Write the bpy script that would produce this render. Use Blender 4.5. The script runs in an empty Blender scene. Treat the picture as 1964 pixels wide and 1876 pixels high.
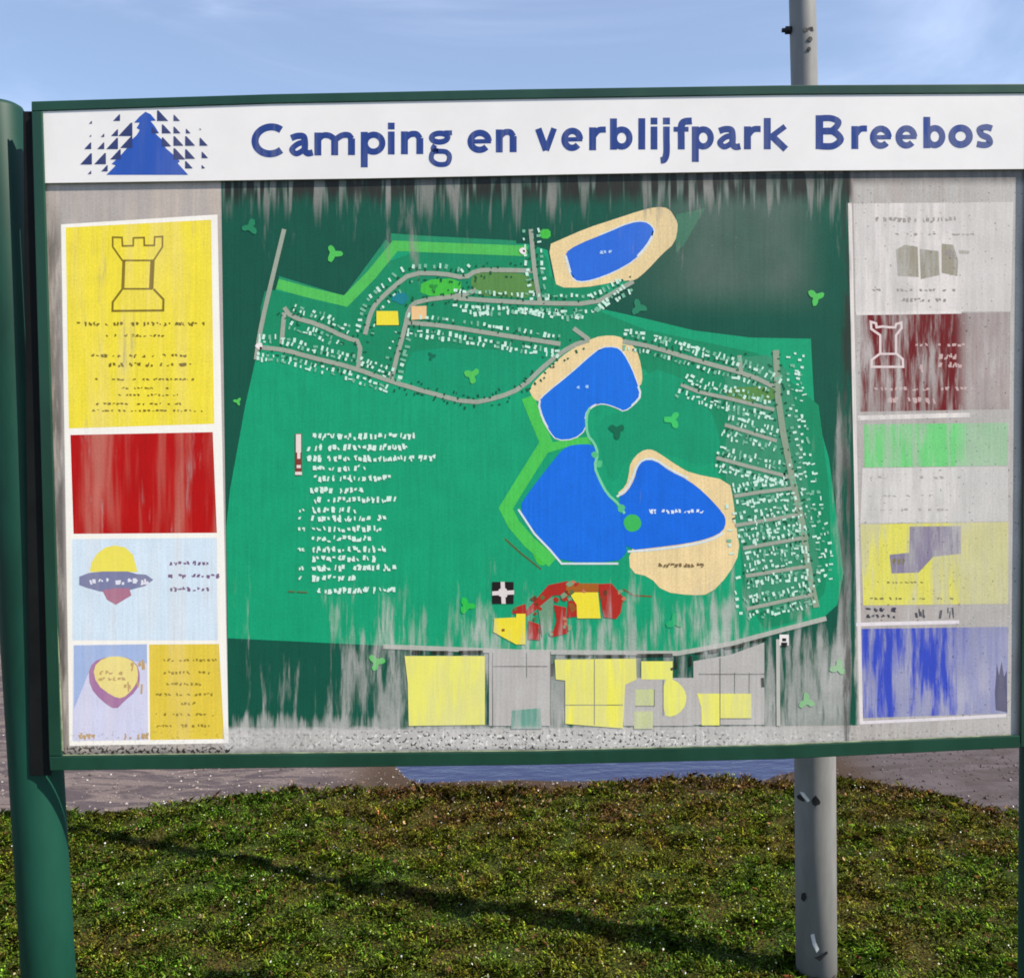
import bpy, math, random
import numpy as np
from mathutils import Vector, Matrix
from mathutils.geometry import tessellate_polygon

random.seed(7)
rng = np.random.default_rng(11)
scene = bpy.context.scene
COL = scene.collection

# ------------------------------------------------------------------ camera
W0, H0, FPX = 1964.0, 1876.0, 1886.0
PITCH, ROLL = math.radians(3.7), math.radians(1.0)
CAM = Vector((0, 0, 1.6))
FWD = Vector((0, math.cos(PITCH), -math.sin(PITCH)))
R0 = Vector((1, 0, 0)); U0 = Vector((0, math.sin(PITCH), math.cos(PITCH)))
RIGHT = R0 * math.cos(ROLL) - U0 * math.sin(ROLL)
UP = R0 * math.sin(ROLL) + U0 * math.cos(ROLL)
cam_d = bpy.data.cameras.new('camera')
cam = bpy.data.objects.new('camera', cam_d); COL.objects.link(cam)
M = Matrix((RIGHT, UP, -FWD)).transposed().to_4x4(); M.translation = CAM
cam.matrix_world = M
cam_d.sensor_fit = 'HORIZONTAL'; cam_d.sensor_width = 36
cam_d.lens = 36 * FPX / W0
cam_d.clip_start = 0.05; cam_d.clip_end = 3000
scene.camera = cam

# ------------------------------------------------------------------ sun, sky, exposure
SUN_EL = math.radians(46); SUN_AZ = math.atan2(0.92, -0.40)      # clockwise from +Y
sun_dir = Vector((math.sin(SUN_AZ) * math.cos(SUN_EL), math.cos(SUN_AZ) * math.cos(SUN_EL), math.sin(SUN_EL)))
sd = bpy.data.lights.new('sun', 'SUN'); sd.energy = 5.0; sd.angle = math.radians(0.5); sd.color = (1.0, 0.92, 0.80)
so = bpy.data.objects.new('sun', sd); COL.objects.link(so)
so.rotation_euler = sun_dir.to_track_quat('Z', 'Y').to_euler(); so.location = (4, -3, 8)

world = bpy.data.worlds.new('World'); scene.world = world; world.use_nodes = True
wt = world.node_tree; wt.nodes.clear()
w_out = wt.nodes.new('ShaderNodeOutputWorld'); w_bg = wt.nodes.new('ShaderNodeBackground')
sky = wt.nodes.new('ShaderNodeTexSky'); sky.sky_type = 'NISHITA'; sky.sun_disc = False
sky.sun_elevation = SUN_EL; sky.sun_rotation = SUN_AZ
sky.air_density = 1.0; sky.dust_density = 0.3; sky.ozone_density = 3.2
w_bg.inputs['Strength'].default_value = 0.105
tc = wt.nodes.new('ShaderNodeTexCoord')
mp = wt.nodes.new('ShaderNodeMapping'); mp.inputs['Rotation'].default_value = (0.15, 0.35, 0.5)
mp.inputs['Scale'].default_value = (1.6, 5.0, 9.0)
nz = wt.nodes.new('ShaderNodeTexNoise'); nz.inputs['Scale'].default_value = 0.9; nz.inputs['Detail'].default_value = 7
nz.inputs['Roughness'].default_value = 0.55; nz.inputs['Distortion'].default_value = 0.6
cr = wt.nodes.new('ShaderNodeMapRange'); cr.interpolation_type = 'SMOOTHSTEP'
cr.inputs['From Min'].default_value = 0.42; cr.inputs['From Max'].default_value = 0.75
cr.inputs['To Min'].default_value = 0.10; cr.inputs['To Max'].default_value = 0.36
mx = wt.nodes.new('ShaderNodeMix'); mx.data_type = 'RGBA'
mx.inputs[7].default_value = (9.2, 10.0, 12.8, 1)
wt.links.new(tc.outputs['Generated'], mp.inputs['Vector']); wt.links.new(mp.outputs['Vector'], nz.inputs['Vector'])
wt.links.new(nz.outputs['Fac'], cr.inputs['Value']); wt.links.new(cr.outputs['Result'], mx.inputs[0])
wt.links.new(sky.outputs['Color'], mx.inputs[6]); wt.links.new(mx.outputs[2], w_bg.inputs['Color'])
wt.links.new(w_bg.outputs['Background'], w_out.inputs['Surface'])
scene.view_settings.view_transform = 'Standard'; scene.view_settings.look = 'None'
scene.view_settings.exposure = 0.62; scene.view_settings.gamma = 1.0
scene.view_settings.use_curve_mapping = False
scene.cycles.filter_width = 1.8
scene.cycles.max_bounces = 4

# ------------------------------------------------------------------ coordinates
def ray(px, py):
    return FWD + RIGHT * ((px - W0 / 2) / FPX) - UP * ((py - H0 / 2) / FPX)
def on_y(px, py, Y):            # where a sight line meets the upright plane y = Y
    d = ray(px, py); return CAM + d * ((Y - CAM.y) / d.y)
def on_ground(px, py, z=0.0):
    d = ray(px, py); return CAM + d * ((z - CAM.z) / d.z)
BY = 1.900                       # face of the board's back panel
ORIGIN = Vector((0.0, 1.93, 0.0))

# ------------------------------------------------------------------ node helpers
class V:
    def __init__(s, t, sock): s.t = t; s.s = sock
    def _b(s, op, o, rev=False):
        n = s.t.nodes.new('ShaderNodeMath'); n.operation = op
        a, b = (o, s) if rev else (s, o)
        for i, q in enumerate((a, b)):
            if isinstance(q, V): s.t.links.new(q.s, n.inputs[i])
            else: n.inputs[i].default_value = q
        return V(s.t, n.outputs[0])
    def __add__(s, o): return s._b('ADD', o)
    def __radd__(s, o): return s._b('ADD', o)
    def __sub__(s, o): return s._b('SUBTRACT', o)
    def __rsub__(s, o): return s._b('SUBTRACT', o, True)
    def __mul__(s, o): return s._b('MULTIPLY', o)
    def __rmul__(s, o): return s._b('MULTIPLY', o)
    def max(s, o): return s._b('MAXIMUM', o)
    def min(s, o): return s._b('MINIMUM', o)
    def pow(s, o): return s._b('POWER', o)
def ss(v, a, b, lo=0.0, hi=1.0):       # smooth step; a and b may be sockets
    n = v.t.nodes.new('ShaderNodeMapRange'); n.interpolation_type = 'SMOOTHSTEP'
    v.t.links.new(v.s, n.inputs['Value'])
    for k, q in (('From Min', a), ('From Max', b), ('To Min', lo), ('To Max', hi)):
        if isinstance(q, V): v.t.links.new(q.s, n.inputs[k])
        else: n.inputs[k].default_value = q
    return V(v.t, n.outputs['Result'])
def below(v, a, b): return 1.0 - ss(v, a, b)
def vec(t, x, y, z=0.0):
    n = t.nodes.new('ShaderNodeCombineXYZ')
    for i, q in enumerate((x, y, z)):
        if isinstance(q, V): t.links.new(q.s, n.inputs[i])
        else: n.inputs[i].default_value = q
    return n.outputs[0]
def noise(t, x, y, z=0.0, detail=2.0, rough=0.5, dist=0.0):
    n = t.nodes.new('ShaderNodeTexNoise'); n.inputs['Scale'].default_value = 1.0
    n.inputs['Detail'].default_value = detail; n.inputs['Roughness'].default_value = rough
    n.inputs['Distortion'].default_value = dist
    t.links.new(vec(t, x, y, z), n.inputs['Vector'])
    return V(t, n.outputs['Fac'])
def cmix(t, f, a, b, blend='MIX'):
    n = t.nodes.new('ShaderNodeMix'); n.data_type = 'RGBA'; n.blend_type = blend
    for i, q in ((0, f), (6, a), (7, b)):
        if isinstance(q, V): t.links.new(q.s, n.inputs[i])
        elif isinstance(q, bpy.types.NodeSocket): t.links.new(q, n.inputs[i])
        elif i == 0: n.inputs[0].default_value = q
        else: n.inputs[i].default_value = (*q, 1)
    return n.outputs[2]
def srgb(r, g, b):
    f = lambda c: (c / 255 / 12.92) if c / 255 <= 0.04045 else ((c / 255 + 0.055) / 1.055) ** 2.4
    return (f(r), f(g), f(b))

# ---- weathering of the printed board: a node group in the board's own print coordinates (its UV map, thousandths)
wg = bpy.data.node_groups.new('board_weathering', 'ShaderNodeTree')
wg.interface.new_socket('Color', in_out='INPUT', socket_type='NodeSocketColor')
wg.interface.new_socket('Amount', in_out='INPUT', socket_type='NodeSocketFloat')
wg.interface.new_socket('Color', in_out='OUTPUT', socket_type='NodeSocketColor')
wg.interface.new_socket('Height', in_out='OUTPUT', socket_type='NodeSocketFloat')
gi = wg.nodes.new('NodeGroupInput'); go = wg.nodes.new('NodeGroupOutput')
uvn = wg.nodes.new('ShaderNodeUVMap'); uvn.uv_map = 'print'
sep = wg.nodes.new('ShaderNodeSeparateXYZ'); wg.links.new(uvn.outputs[0], sep.inputs[0])
X = V(wg, sep.outputs[0]) * 1000.0; Y = V(wg, sep.outputs[1]) * 1000.0
t = wg
n1 = noise(t, X * 0.060, Y * 0.0065, 0.0, 4.0, 0.62, 0.15)
n2 = noise(t, X * 0.020, Y * 0.0034, 7.3, 3.0)
S = n1 * 0.6 + n2 * 0.4
n3 = noise(t, X * 0.010, Y * 0.008, 3.1, 3.0)
in_map = ss(X, 424, 432) * below(X, 1628, 1640)
adv_r = ss(X, 1632, 1642)
lowY = ss(Y + (n3 - 0.5) * 260.0, 960, 1330)
D = in_map * lowY * ss(X, 350, 1000, 0.42, 1.0)
D = D.max(in_map * ss(X, 1480, 1640) * ss(Y, 560, 900) * 0.85)
D = D.max(in_map * below(Y, 420, 640) * 0.45)
D = D.max(adv_r * 0.86).max(adv_r * ss(X, 1700, 1860) * 0.95)
D = D.max(below(X, 416, 424) * 0.30)
D = D.max(in_map * ss(Y, 1320, 1400) * 1.05)
T = 0.69 - D * 0.245
chalk = ss(S, T - 0.05, T + 0.10) * (n3 * 0.7 + 0.36)
chalk = chalk.max(adv_r * ss(X, 1828, 1862) * (n1 * 0.5 + 0.44))
chalk = chalk.max(in_map * ss(Y + (n1 - 0.5) * 30.0, 1386, 1400) * 0.92)
base_haze = in_map * ss(X, 1150, 1400) * below(X, 1500, 1600) * below(Y, 520, 620) * 0.30
chalk = chalk.max(base_haze * (n3 * 0.8 + 0.5))
# drips running down from under the header
dn = noise(t, X * 0.050, Y * 0.004, 21.0, 2.0, 0.6); dl = noise(t, X * 0.06, 0.0, 31.0, 2.0, 0.6)
drip = ss(dn, 0.49, 0.60) * below(Y, dl * 230.0 + 255.0, dl * 230.0 + 315.0) * below(Y, 450, 500) * (n3 + 0.35)
chalk = chalk.max(drip * 0.85 * ss(X, 424, 432) * below(X, 1640, 1660))
soot_shade = (1.0 - ss(dn, 0.48, 0.58)) * below(Y + (n1 - 0.5) * 50.0, 362, 400) * in_map * 0.95
soot_shade = soot_shade.max(below(Y, 338, 362) * 0.80 * (n1 * 0.9 + 0.35) * ss(X, 96, 130))
# dirt along the frame and panel foot, plus rail shade painted at the right
spk = noise(t, X * 0.16, Y * 0.16, 5.0, 1.0)
spk2 = noise(t, X * 0.13, Y * 0.13, 9.0, 1.0)
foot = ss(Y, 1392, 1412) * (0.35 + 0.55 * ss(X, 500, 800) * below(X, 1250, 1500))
soot_shade = soot_shade.max(foot * ss(spk, 0.59, 0.63))
soot_shade = soot_shade.max(ss(Y, 1424, 1438) * below(X, 440, 470) * ss(spk, 0.50, 0.56))
soot_shade = soot_shade.max(ss(X, 1608, 1622) * below(X, 1630, 1636) * ss(n1, 0.42, 0.6) * 0.75)
soot_shade = soot_shade.max(ss(spk, 0.70, 0.73) * adv_r * 0.6)
soot_shade = soot_shade.max(ss(Y + (n1 - 0.5) * 16.0, 1428, 1448) * 0.6)
lft = X - (Y - 400.0) * 0.015
soot_shade = soot_shade.max(below(lft, 108, 121) * (n2 * 1.1 + 0.15).min(1.0) * ss(n1, 0.3, 0.55) * 0.85 * ss(Y, 355, 480))
soot_shade = soot_shade.max(ss(X + (n2 - 0.5) * 30.0 + (Y - 400.0) * 0.018, 1956, 1974) * 0.6)  # right rail's shade, painted into the panel's edge
streak = noise(t, X * 0.19, Y * 0.006, 13.0, 3.0, 0.65)
ht_m = noise(t, X * 0.02, Y * 0.02, 17.0, 5.0, 0.65)
fine = noise(t, X * 0.25, Y * 0.25, 19.0, 2.0, 0.6)
mott = ht_m * 0.30 + 0.81 + (streak - 0.5) * 0.42 + (fine - 0.5) * 0.42
chalk_col = cmix(t, ss(Y, 500, 1380).max(adv_r * 0.9), cmix(t, n3, (0.19, 0.18, 0.165), (0.36, 0.335, 0.315)), cmix(t, n3, (0.38, 0.365, 0.34), (0.70, 0.66, 0.63)))
white_spk = cmix(t, (foot * ss(spk2, 0.60, 0.64)).max(ss(spk2, 0.76, 0.79) * 0.6), chalk_col, (0.82, 0.80, 0.76))
amt = V(t, gi.outputs['Amount'])
lc = ss(noise(t, X * 0.022, Y * 0.0016, 41.0, 3.0, 0.6), 0.45, 0.66) * below(X, 418, 426)
c0 = cmix(t, lc * amt * 0.24, gi.outputs['Color'], (0.84, 0.66, 0.50))
c = cmix(t, (chalk * amt).min(1.0), c0, white_spk)
soot_shade_col = cmix(t, n3, (0.012, 0.011, 0.010), (0.045, 0.038, 0.032))
c = cmix(t, (soot_shade * amt).min(1.0), c, soot_shade_col)
mv = vec(t, mott, mott, mott)
c = cmix(t, amt.min(1.0), c, cmix(t, 1.0, c, mv, 'MULTIPLY'))
wg.links.new(c, go.inputs['Color']); wg.links.new((chalk * 0.4 + fine * 0.3 + streak * 0.3).s, go.inputs['Height'])

MATS = {}
def print_mat(col, amount=1.0, rough=0.45):
    key = (col, amount)
    if key in MATS: return MATS[key]
    m = bpy.data.materials.new('print_%03d_%03d_%03d' % col); m.use_nodes = True
    nt = m.node_tree; b = nt.nodes['Principled BSDF']
    g = nt.nodes.new('ShaderNodeGroup'); g.node_tree = wg
    g.inputs['Color'].default_value = (*srgb(*col), 1); g.inputs['Amount'].default_value = amount
    nt.links.new(g.outputs['Color'], b.inputs['Base Color'])
    bm = nt.nodes.new('ShaderNodeBump'); bm.inputs['Strength'].default_value = 0.12; bm.inputs['Distance'].default_value = 0.001
    nt.links.new(g.outputs['Height'], bm.inputs['Height']); nt.links.new(bm.outputs['Normal'], b.inputs['Normal'])
    b.inputs['Roughness'].default_value = rough; b.inputs['Specular IOR Level'].default_value = 0.25
    MATS[key] = m; return m

def obj_mat(name, col, rough=0.5, metal=0.0, var=0.25, scale=8.0, zs=1.0, col2=None, spec=0.4, bump=0.1):
    m = bpy.data.materials.new(name); m.use_nodes = True
    nt = m.node_tree; b = nt.nodes['Principled BSDF']
    tcn = nt.nodes.new('ShaderNodeTexCoord'); mpn = nt.nodes.new('ShaderNodeMapping')
    mpn.inputs['Scale'].default_value = (scale, scale, scale * zs)
    n = nt.nodes.new('ShaderNodeTexNoise'); n.inputs['Scale'].default_value = 1; n.inputs['Detail'].default_value = 6
    n.inputs['Roughness'].default_value = 0.65
    nt.links.new(tcn.outputs['Object'], mpn.inputs[0]); nt.links.new(mpn.outputs[0], n.inputs['Vector'])
    c2 = col2 or tuple(c * (1 - var) for c in col); c1 = tuple(min(1, c * (1 + var)) for c in col)
    f = ss(V(nt, n.outputs['Fac']), 0.3, 0.7)
    nt.links.new(cmix(nt, f, c2, c1), b.inputs['Base Color'])
    r = V(nt, n.outputs['Fac']) * 0.3 + (rough - 0.15)
    nt.links.new(r.s, b.inputs['Roughness'])
    b.inputs['Metallic'].default_value = metal; b.inputs['Specular IOR Level'].default_value = spec
    bm = nt.nodes.new('ShaderNodeBump'); bm.inputs['Strength'].default_value = bump; bm.inputs['Distance'].default_value = 0.002
    nt.links.new(n.outputs['Fac'], bm.inputs['Height']); nt.links.new(bm.outputs['Normal'], b.inputs['Normal'])
    return m

# ------------------------------------------------------------------ object helpers
def put(name, me, parent=None, loc=None, **props):
    o = bpy.data.objects.new(name, me); COL.objects.link(o)
    if loc is not None: o.location = loc
    if parent is not None: o.parent = parent
    for k, v in props.items(): o[k] = v
    return o
def mesh(name, verts, faces, mat=None, smooth=False):
    me = bpy.data.meshes.new(name); me.from_pydata([tuple(v) for v in verts], [], faces)
    if mat is not None:
        for m in (mat if isinstance(mat, list) else [mat]): me.materials.append(m)
    if smooth: me.polygons.foreach_set('use_smooth', [True] * len(me.polygons))
    me.update(); return me

LAYER = 0.00004
def islands(polys):
    seen, groups = {}, []
    for p in polys:
        ks = {(round(x, 2), round(y, 2)) for x, y in p}; hit = {seen[k] for k in ks if k in seen}
        if hit:
            g = min(hit)
            for h in hit - {g}:
                groups[g] += groups[h]; groups[h] = []
                for k in seen:
                    if seen[k] == h: seen[k] = g
        else: groups.append([]); g = len(groups) - 1
        groups[g].append(p)
        for k in ks: seen[k] = g
    return [g for g in groups if g]
def print_mesh(name, polys, mat, layer, parent, step=0.0, whole=False):
    if not whole:
        gs = islands(polys)
        if len(gs) > 1: return [print_mesh(name, g, mat, layer + 0.12 * i, parent, step, True) for i, g in enumerate(gs)][0]
    """flat print on the board: polygons in print coordinates, laid on the board's plane, one thin layer above the one below"""
    vs, fs, uv = [], [], []
    for i, p in enumerate(polys):
        lift = layer * LAYER + (i % 12) * step * 0.5
        q = [on_y(x, y, BY - lift) - ORIGIN for x, y in p]
        tri = tessellate_polygon([[Vector((x, -y, 0)) for x, y in p]])
        b = len(vs); vs += q; uv += p
        for a_, b_, c_ in tri:
            n = (q[b_] - q[a_]).cross(q[c_] - q[a_])
            fs.append((b + a_, b + b_, b + c_) if n.y < 0 else (b + a_, b + c_, b + b_))
    me = mesh(name, vs, fs, mat)
    ul = me.uv_layers.new(name='print')
    for l in me.loops: ul.data[l.index].uv = (uv[l.vertex_index][0] / 1000, uv[l.vertex_index][1] / 1000)
    o = put(name, me, None)
    o.parent = parent
    return o
def rounded(p, it=2, closed=True):
    for _ in range(it):
        q = []; n = len(p)
        for i in range(n if closed else n - 1):
            a, b = p[i], p[(i + 1) % n]
            q += [(a[0] * .75 + b[0] * .25, a[1] * .75 + b[1] * .25), (a[0] * .25 + b[0] * .75, a[1] * .25 + b[1] * .75)]
        if not closed: q = [p[0]] + q + [p[-1]]
        p = q
    return p
def ribbon(p, w, closed=False):
    n = len(p); L, Rr = [], []
    for i in range(n):
        a = p[i - 1] if (i or closed) else p[i]; b = p[(i + 1) % n] if (i < n - 1 or closed) else p[i]
        c0 = p[i]
        d1 = Vector((c0[0] - a[0], c0[1] - a[1])); d2 = Vector((b[0] - c0[0], b[1] - c0[1]))
        if d1.length < 1e-6: d1 = d2
        if d2.length < 1e-6: d2 = d1
        d1.normalize(); d2.normalize(); nn = (d1 + d2)
        if nn.length < 1e-3: nn = d1
        nn.normalize(); k = max(0.55, nn.dot(d1))
        ww = w[i] if isinstance(w, list) else w
        m = Vector((-nn.y, nn.x)) * (ww / 2 / k)
        L.append((c0[0] + m.x, c0[1] + m.y)); Rr.append((c0[0] - m.x, c0[1] - m.y))
    out = []
    for i in range(n if closed else n - 1):
        j = (i + 1) % n; out.append([L[i], L[j], Rr[j], Rr[i]])
    return out
def rect(x0, y0, x1, y1): return [(x0, y0), (x1, y0), (x1, y1), (x0, y1)]
def blob(cx, cy, r, n=9, j=0.25):
    return [(cx + r * (1 + random.uniform(-j, j)) * math.cos(a), cy + r * (1 + random.uniform(-j, j)) * math.sin(a)) for a in [k * 2 * math.pi / n for k in range(n)]]

def slab(name, quad, y0, y1, mat, parent, bevel=0.0015):
    """a flat bar or plate: an outline in print coordinates, from depth y0 (front) to y1 (back)"""
    import bmesh
    f = [on_y(x, y, y0) - ORIGIN for x, y in quad]; n = len(f)
    b = [Vector((v.x, y1 - ORIGIN.y, v.z)) for v in f]
    me = mesh(name, f + b, [tuple(range(n)), tuple(reversed(range(n, 2 * n)))] + [(i, n + i, n + (i + 1) % n, (i + 1) % n) for i in range(n)], mat)
    bm = bmesh.new(); bm.from_mesh(me); bmesh.ops.recalc_face_normals(bm, faces=bm.faces)
    if bevel:
        ed = [e for e in bm.edges if e.calc_face_angle(0) > 0.5]
        bmesh.ops.bevel(bm, geom=ed, offset=bevel, segments=2, affect='EDGES', profile=0.6)
    bm.to_mesh(me); bm.free()
    o = put(name, me); o.parent = parent; return o
def tube(rings, mat, name, seg=32, cap=True):
    """rings: (centre, radius)"""
    vs, fs = [], []
    for c_, r in rings:
        for k in range(seg):
            a = 2 * math.pi * k / seg; vs.append((c_[0] + r * math.cos(a), c_[1] + r * math.sin(a), c_[2]))
    for i in range(len(rings) - 1):
        for k in range(seg):
            a = i * seg + k; b = i * seg + (k + 1) % seg; fs.append((a, b, b + seg, a + seg))
    if cap: fs.append(tuple(range((len(rings) - 1) * seg, len(rings) * seg))); fs.append(tuple(reversed(range(seg))))
    return mesh(name, vs, fs, mat, True)

# ================================================================== GROUND
EDGE = [(-60, 1585), (0, 1570), (130, 1562), (300, 1545), (450, 1528), (600, 1512), (780, 1512), (980, 1520), (1120, 1518), (1250, 1500),
        (1330, 1488), (1480, 1506), (1600, 1496), (1700, 1510), (1800, 1535), (1964, 1568), (2100, 1590)]
EP = [on_ground(*e) for e in EDGE]
ex = np.array([p.x for p in EP]); ey = np.array([p.y for p in EP])
o_ = np.argsort(ex); ex = ex[o_]; ey = ey[o_]
ex = np.concatenate([[-60, -8], ex, [8, 60]]); ey = np.concatenate([[-6, 3.2], ey, [3.4, -4]])
def sst(v, a, b):
    u = np.clip((v - a) / (b - a), 0, 1); return u * u * (3 - 2 * u)
def fbm(x, y, s=1.0, seed=0.0):
    r = np.random.default_rng(int(seed * 10) + 5); z = 0 * x; amp = 1.0; f = s
    for o in range(4):
        for k in range(4):
            a = r.uniform(0, 6.28); ph = r.uniform(0, 6.28, 2); ff = f * r.uniform(.7, 1.4)
            z = z + amp * 0.35 * np.sin((x * np.cos(a) + y * np.sin(a)) * ff + ph[0] + 1.3 * np.sin((y * np.cos(a) - x * np.sin(a)) * ff * .8 + ph[1]))
        amp *= .55; f *= 2.1
    return z
def grass_edge(x): return np.interp(x, ex, ey) + 0.028 * fbm(x, 0 * x, 7, 3) + 0.022 * fbm(x, 0 * x, 31, 13)
def lake_s(x, y):
    xl = -0.52 - (y - 4.45) * 0.62; xr = 1.25 + (y - 4.45) * 1.6
    wob = 0.10 * fbm(x, y, 2.2, 9)
    return np.minimum(np.minimum(y - 4.36, x - xl), np.minimum(xr - x, 230 - y)) + wob * 0.5
def height(x, y):
    g = grass_edge(x) - y
    z = 0.0055 * fbm(x, y, 20.0, 15) * sst(g, -0.02, 0.1) + 0.012 * fbm(x, y, 3.0, 1) + 0.006 * fbm(x, y, 11.0, 2) * sst(g, -0.1, 0.2)
    z = z - 0.02 * sst(-g, 0.0, 0.12)
    z = z - 0.55 * sst(lake_s(x, y), -0.02, 0.42)
    far = np.hypot(x, y)
    z = z * 1.0 + 0.02 * sst(far, 12, 60) * fbm(x, y, 0.15, 4)
    return z
def axis(lo, hi, step, far):
    a = list(np.arange(lo, hi + 1e-6, step)); s = step
    while a[-1] < far: s *= 1.25; a.append(a[-1] + s)
    s = step
    while a[0] > -far: s *= 1.25; a.insert(0, a[0] - s)
    return np.array(a)
gx = axis(-4.2, 4.2, 0.035, 900); gy = axis(1.2, 6.2, 0.03, 900)
XX, YY = np.meshgrid(gx, gy); ZZ = height(XX, YY)
nx, ny = len(gx), len(gy)
me = bpy.data.meshes.new('ground')
co = np.stack([XX, YY, ZZ], -1).reshape(-1, 3)
idx = np.arange(nx * ny).reshape(ny, nx)
quads = np.stack([idx[:-1, :-1], idx[:-1, 1:], idx[1:, 1:], idx[1:, :-1]], -1).reshape(-1, 4)
me.vertices.add(len(co)); me.vertices.foreach_set('co', co.ravel())
me.loops.add(quads.size); me.loops.foreach_set('vertex_index', quads.ravel())
me.polygons.add(len(quads)); me.polygons.foreach_set('loop_start', np.arange(0, quads.size, 4)); me.polygons.foreach_set('loop_total', np.full(len(quads), 4))
me.polygons.foreach_set('use_smooth', np.ones(len(quads), bool)); me.update(calc_edges=True)
gatt = me.attributes.new('turf', 'FLOAT', 'POINT')
turf = np.maximum(sst(grass_edge(XX) - YY, -0.03, 0.05), sst(XX, -0.95, -0.6) * sst(-XX, -1.75, -1.45) * sst(-YY, -4.9, -4.7)).ravel()
gatt.data.foreach_set('value', turf.astype(np.float32))
gm = bpy.data.materials.new('ground_soil_and_gravel'); gm.use_nodes = True
nt = gm.node_tree; b = nt.nodes['Principled BSDF']
tcn = nt.nodes.new('ShaderNodeTexCoord'); sp = nt.nodes.new('ShaderNodeSeparateXYZ'); nt.links.new(tcn.outputs['Object'], sp.inputs[0])
gX, gY = V(nt, sp.outputs[0]), V(nt, sp.outputs[1])
ga = nt.nodes.new('ShaderNodeAttribute'); ga.attribute_name = 'turf'
a1 = noise(nt, gX * 90.0, gY * 90.0, 0.0, 3.0, 0.7); a2 = noise(nt, gX * 6.0, gY * 6.0, 3.0, 4.0); a3 = noise(nt, gX * 2.6, gY * 9.0, 5.0, 6.0, 0.65, 1.2)
g1 = noise(nt, gX * 130.0, gY * 130.0, 8.0, 2.0, 0.7); g2 = noise(nt, gX * 4.0, gY * 4.0, 2.0, 4.0)
soil = cmix(nt, ss(g1, 0.40, 0.62), (0.006, 0.008, 0.002), cmix(nt, ss(g2, 0.4, 0.6), (0.045, 0.070, 0.006), (0.080, 0.062, 0.010)))
grav = cmix(nt, a1, (0.05, 0.040, 0.038), (0.235, 0.186, 0.170))
grav = cmix(nt, ss(a3, 0.44, 0.56) * 0.8, grav, (0.055, 0.043, 0.050))
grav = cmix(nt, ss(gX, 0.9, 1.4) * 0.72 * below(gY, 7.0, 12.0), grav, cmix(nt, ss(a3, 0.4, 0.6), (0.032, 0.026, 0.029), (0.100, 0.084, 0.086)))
soil = cmix(nt, ss(gY, 4.12, 4.26), soil, cmix(nt, a1, (0.018, 0.012, 0.008), (0.085, 0.055, 0.036)))
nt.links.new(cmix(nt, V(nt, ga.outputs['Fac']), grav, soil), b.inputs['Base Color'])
b.inputs['Roughness'].default_value = 0.95; b.inputs['Specular IOR Level'].default_value = 0.15
bm_ = nt.nodes.new('ShaderNodeBump'); bm_.inputs['Strength'].default_value = 0.35; bm_.inputs['Distance'].default_value = 0.004
nt.links.new((a1 * 0.7 + a2 * 0.5).s, bm_.inputs['Height']); nt.links.new(bm_.outputs['Normal'], b.inputs['Normal'])
me.materials.append(gm)
put('ground', me, kind='structure')

# lake water
wm = bpy.data.materials.new('lake_water'); wm.use_nodes = True
nt = wm.node_tree; b = nt.nodes['Principled BSDF']
b.inputs['Base Color'].default_value = (0.028, 0.034, 0.085, 1); b.inputs['Roughness'].default_value = 0.12; b.inputs['IOR'].default_value = 1.33
tcn = nt.nodes.new('ShaderNodeTexCoord'); sp = nt.nodes.new('ShaderNodeSeparateXYZ'); nt.links.new(tcn.outputs['Object'], sp.inputs[0])
wn = noise(nt, V(nt, sp.outputs[0]) * 5.0, V(nt, sp.outputs[1]) * 11.0, 0.0, 4.0, 0.6)
bm_ = nt.nodes.new('ShaderNodeBump'); bm_.inputs['Strength'].default_value = 0.5; bm_.inputs['Distance'].default_value = 0.02
nt.links.new(wn.s, bm_.inputs['Height']); nt.links.new(bm_.outputs['Normal'], b.inputs['Normal'])
put('lake_water', mesh('lake_water', [(-150, 4.3, -0.12), (400, 4.3, -0.12), (400, 236, -0.12), (-150, 236, -0.12)], [(0, 1, 2, 3)], wm), kind='structure')

pbx = on_y(1566, 1876, 2.75).x
# ================================================================== GRASS
def fol_mat(name):
    m = bpy.data.materials.new(name); m.use_nodes = True; nt = m.node_tree; b = nt.nodes['Principled BSDF']
    a = nt.nodes.new('ShaderNodeAttribute'); a.attribute_name = 'tint'
    nt.links.new(a.outputs['Color'], b.inputs['Base Color']); b.inputs['Roughness'].default_value = 0.5
    b.inputs['Specular IOR Level'].default_value = 0.12
    tr = nt.nodes.new('ShaderNodeBsdfTranslucent'); nt.links.new(a.outputs['Color'], tr.inputs['Color'])
    ms = nt.nodes.new('ShaderNodeMixShader'); ms.inputs[0].default_value = 0.25
    nt.links.new(b.outputs[0], ms.inputs[1]); nt.links.new(tr.outputs[0], ms.inputs[2])
    nt.links.new(ms.outputs[0], nt.nodes['Material Output'].inputs['Surface']); return m
FOL = fol_mat('grass_blades_and_moss'); LEAF = fol_mat('dead_leaves')
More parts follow.
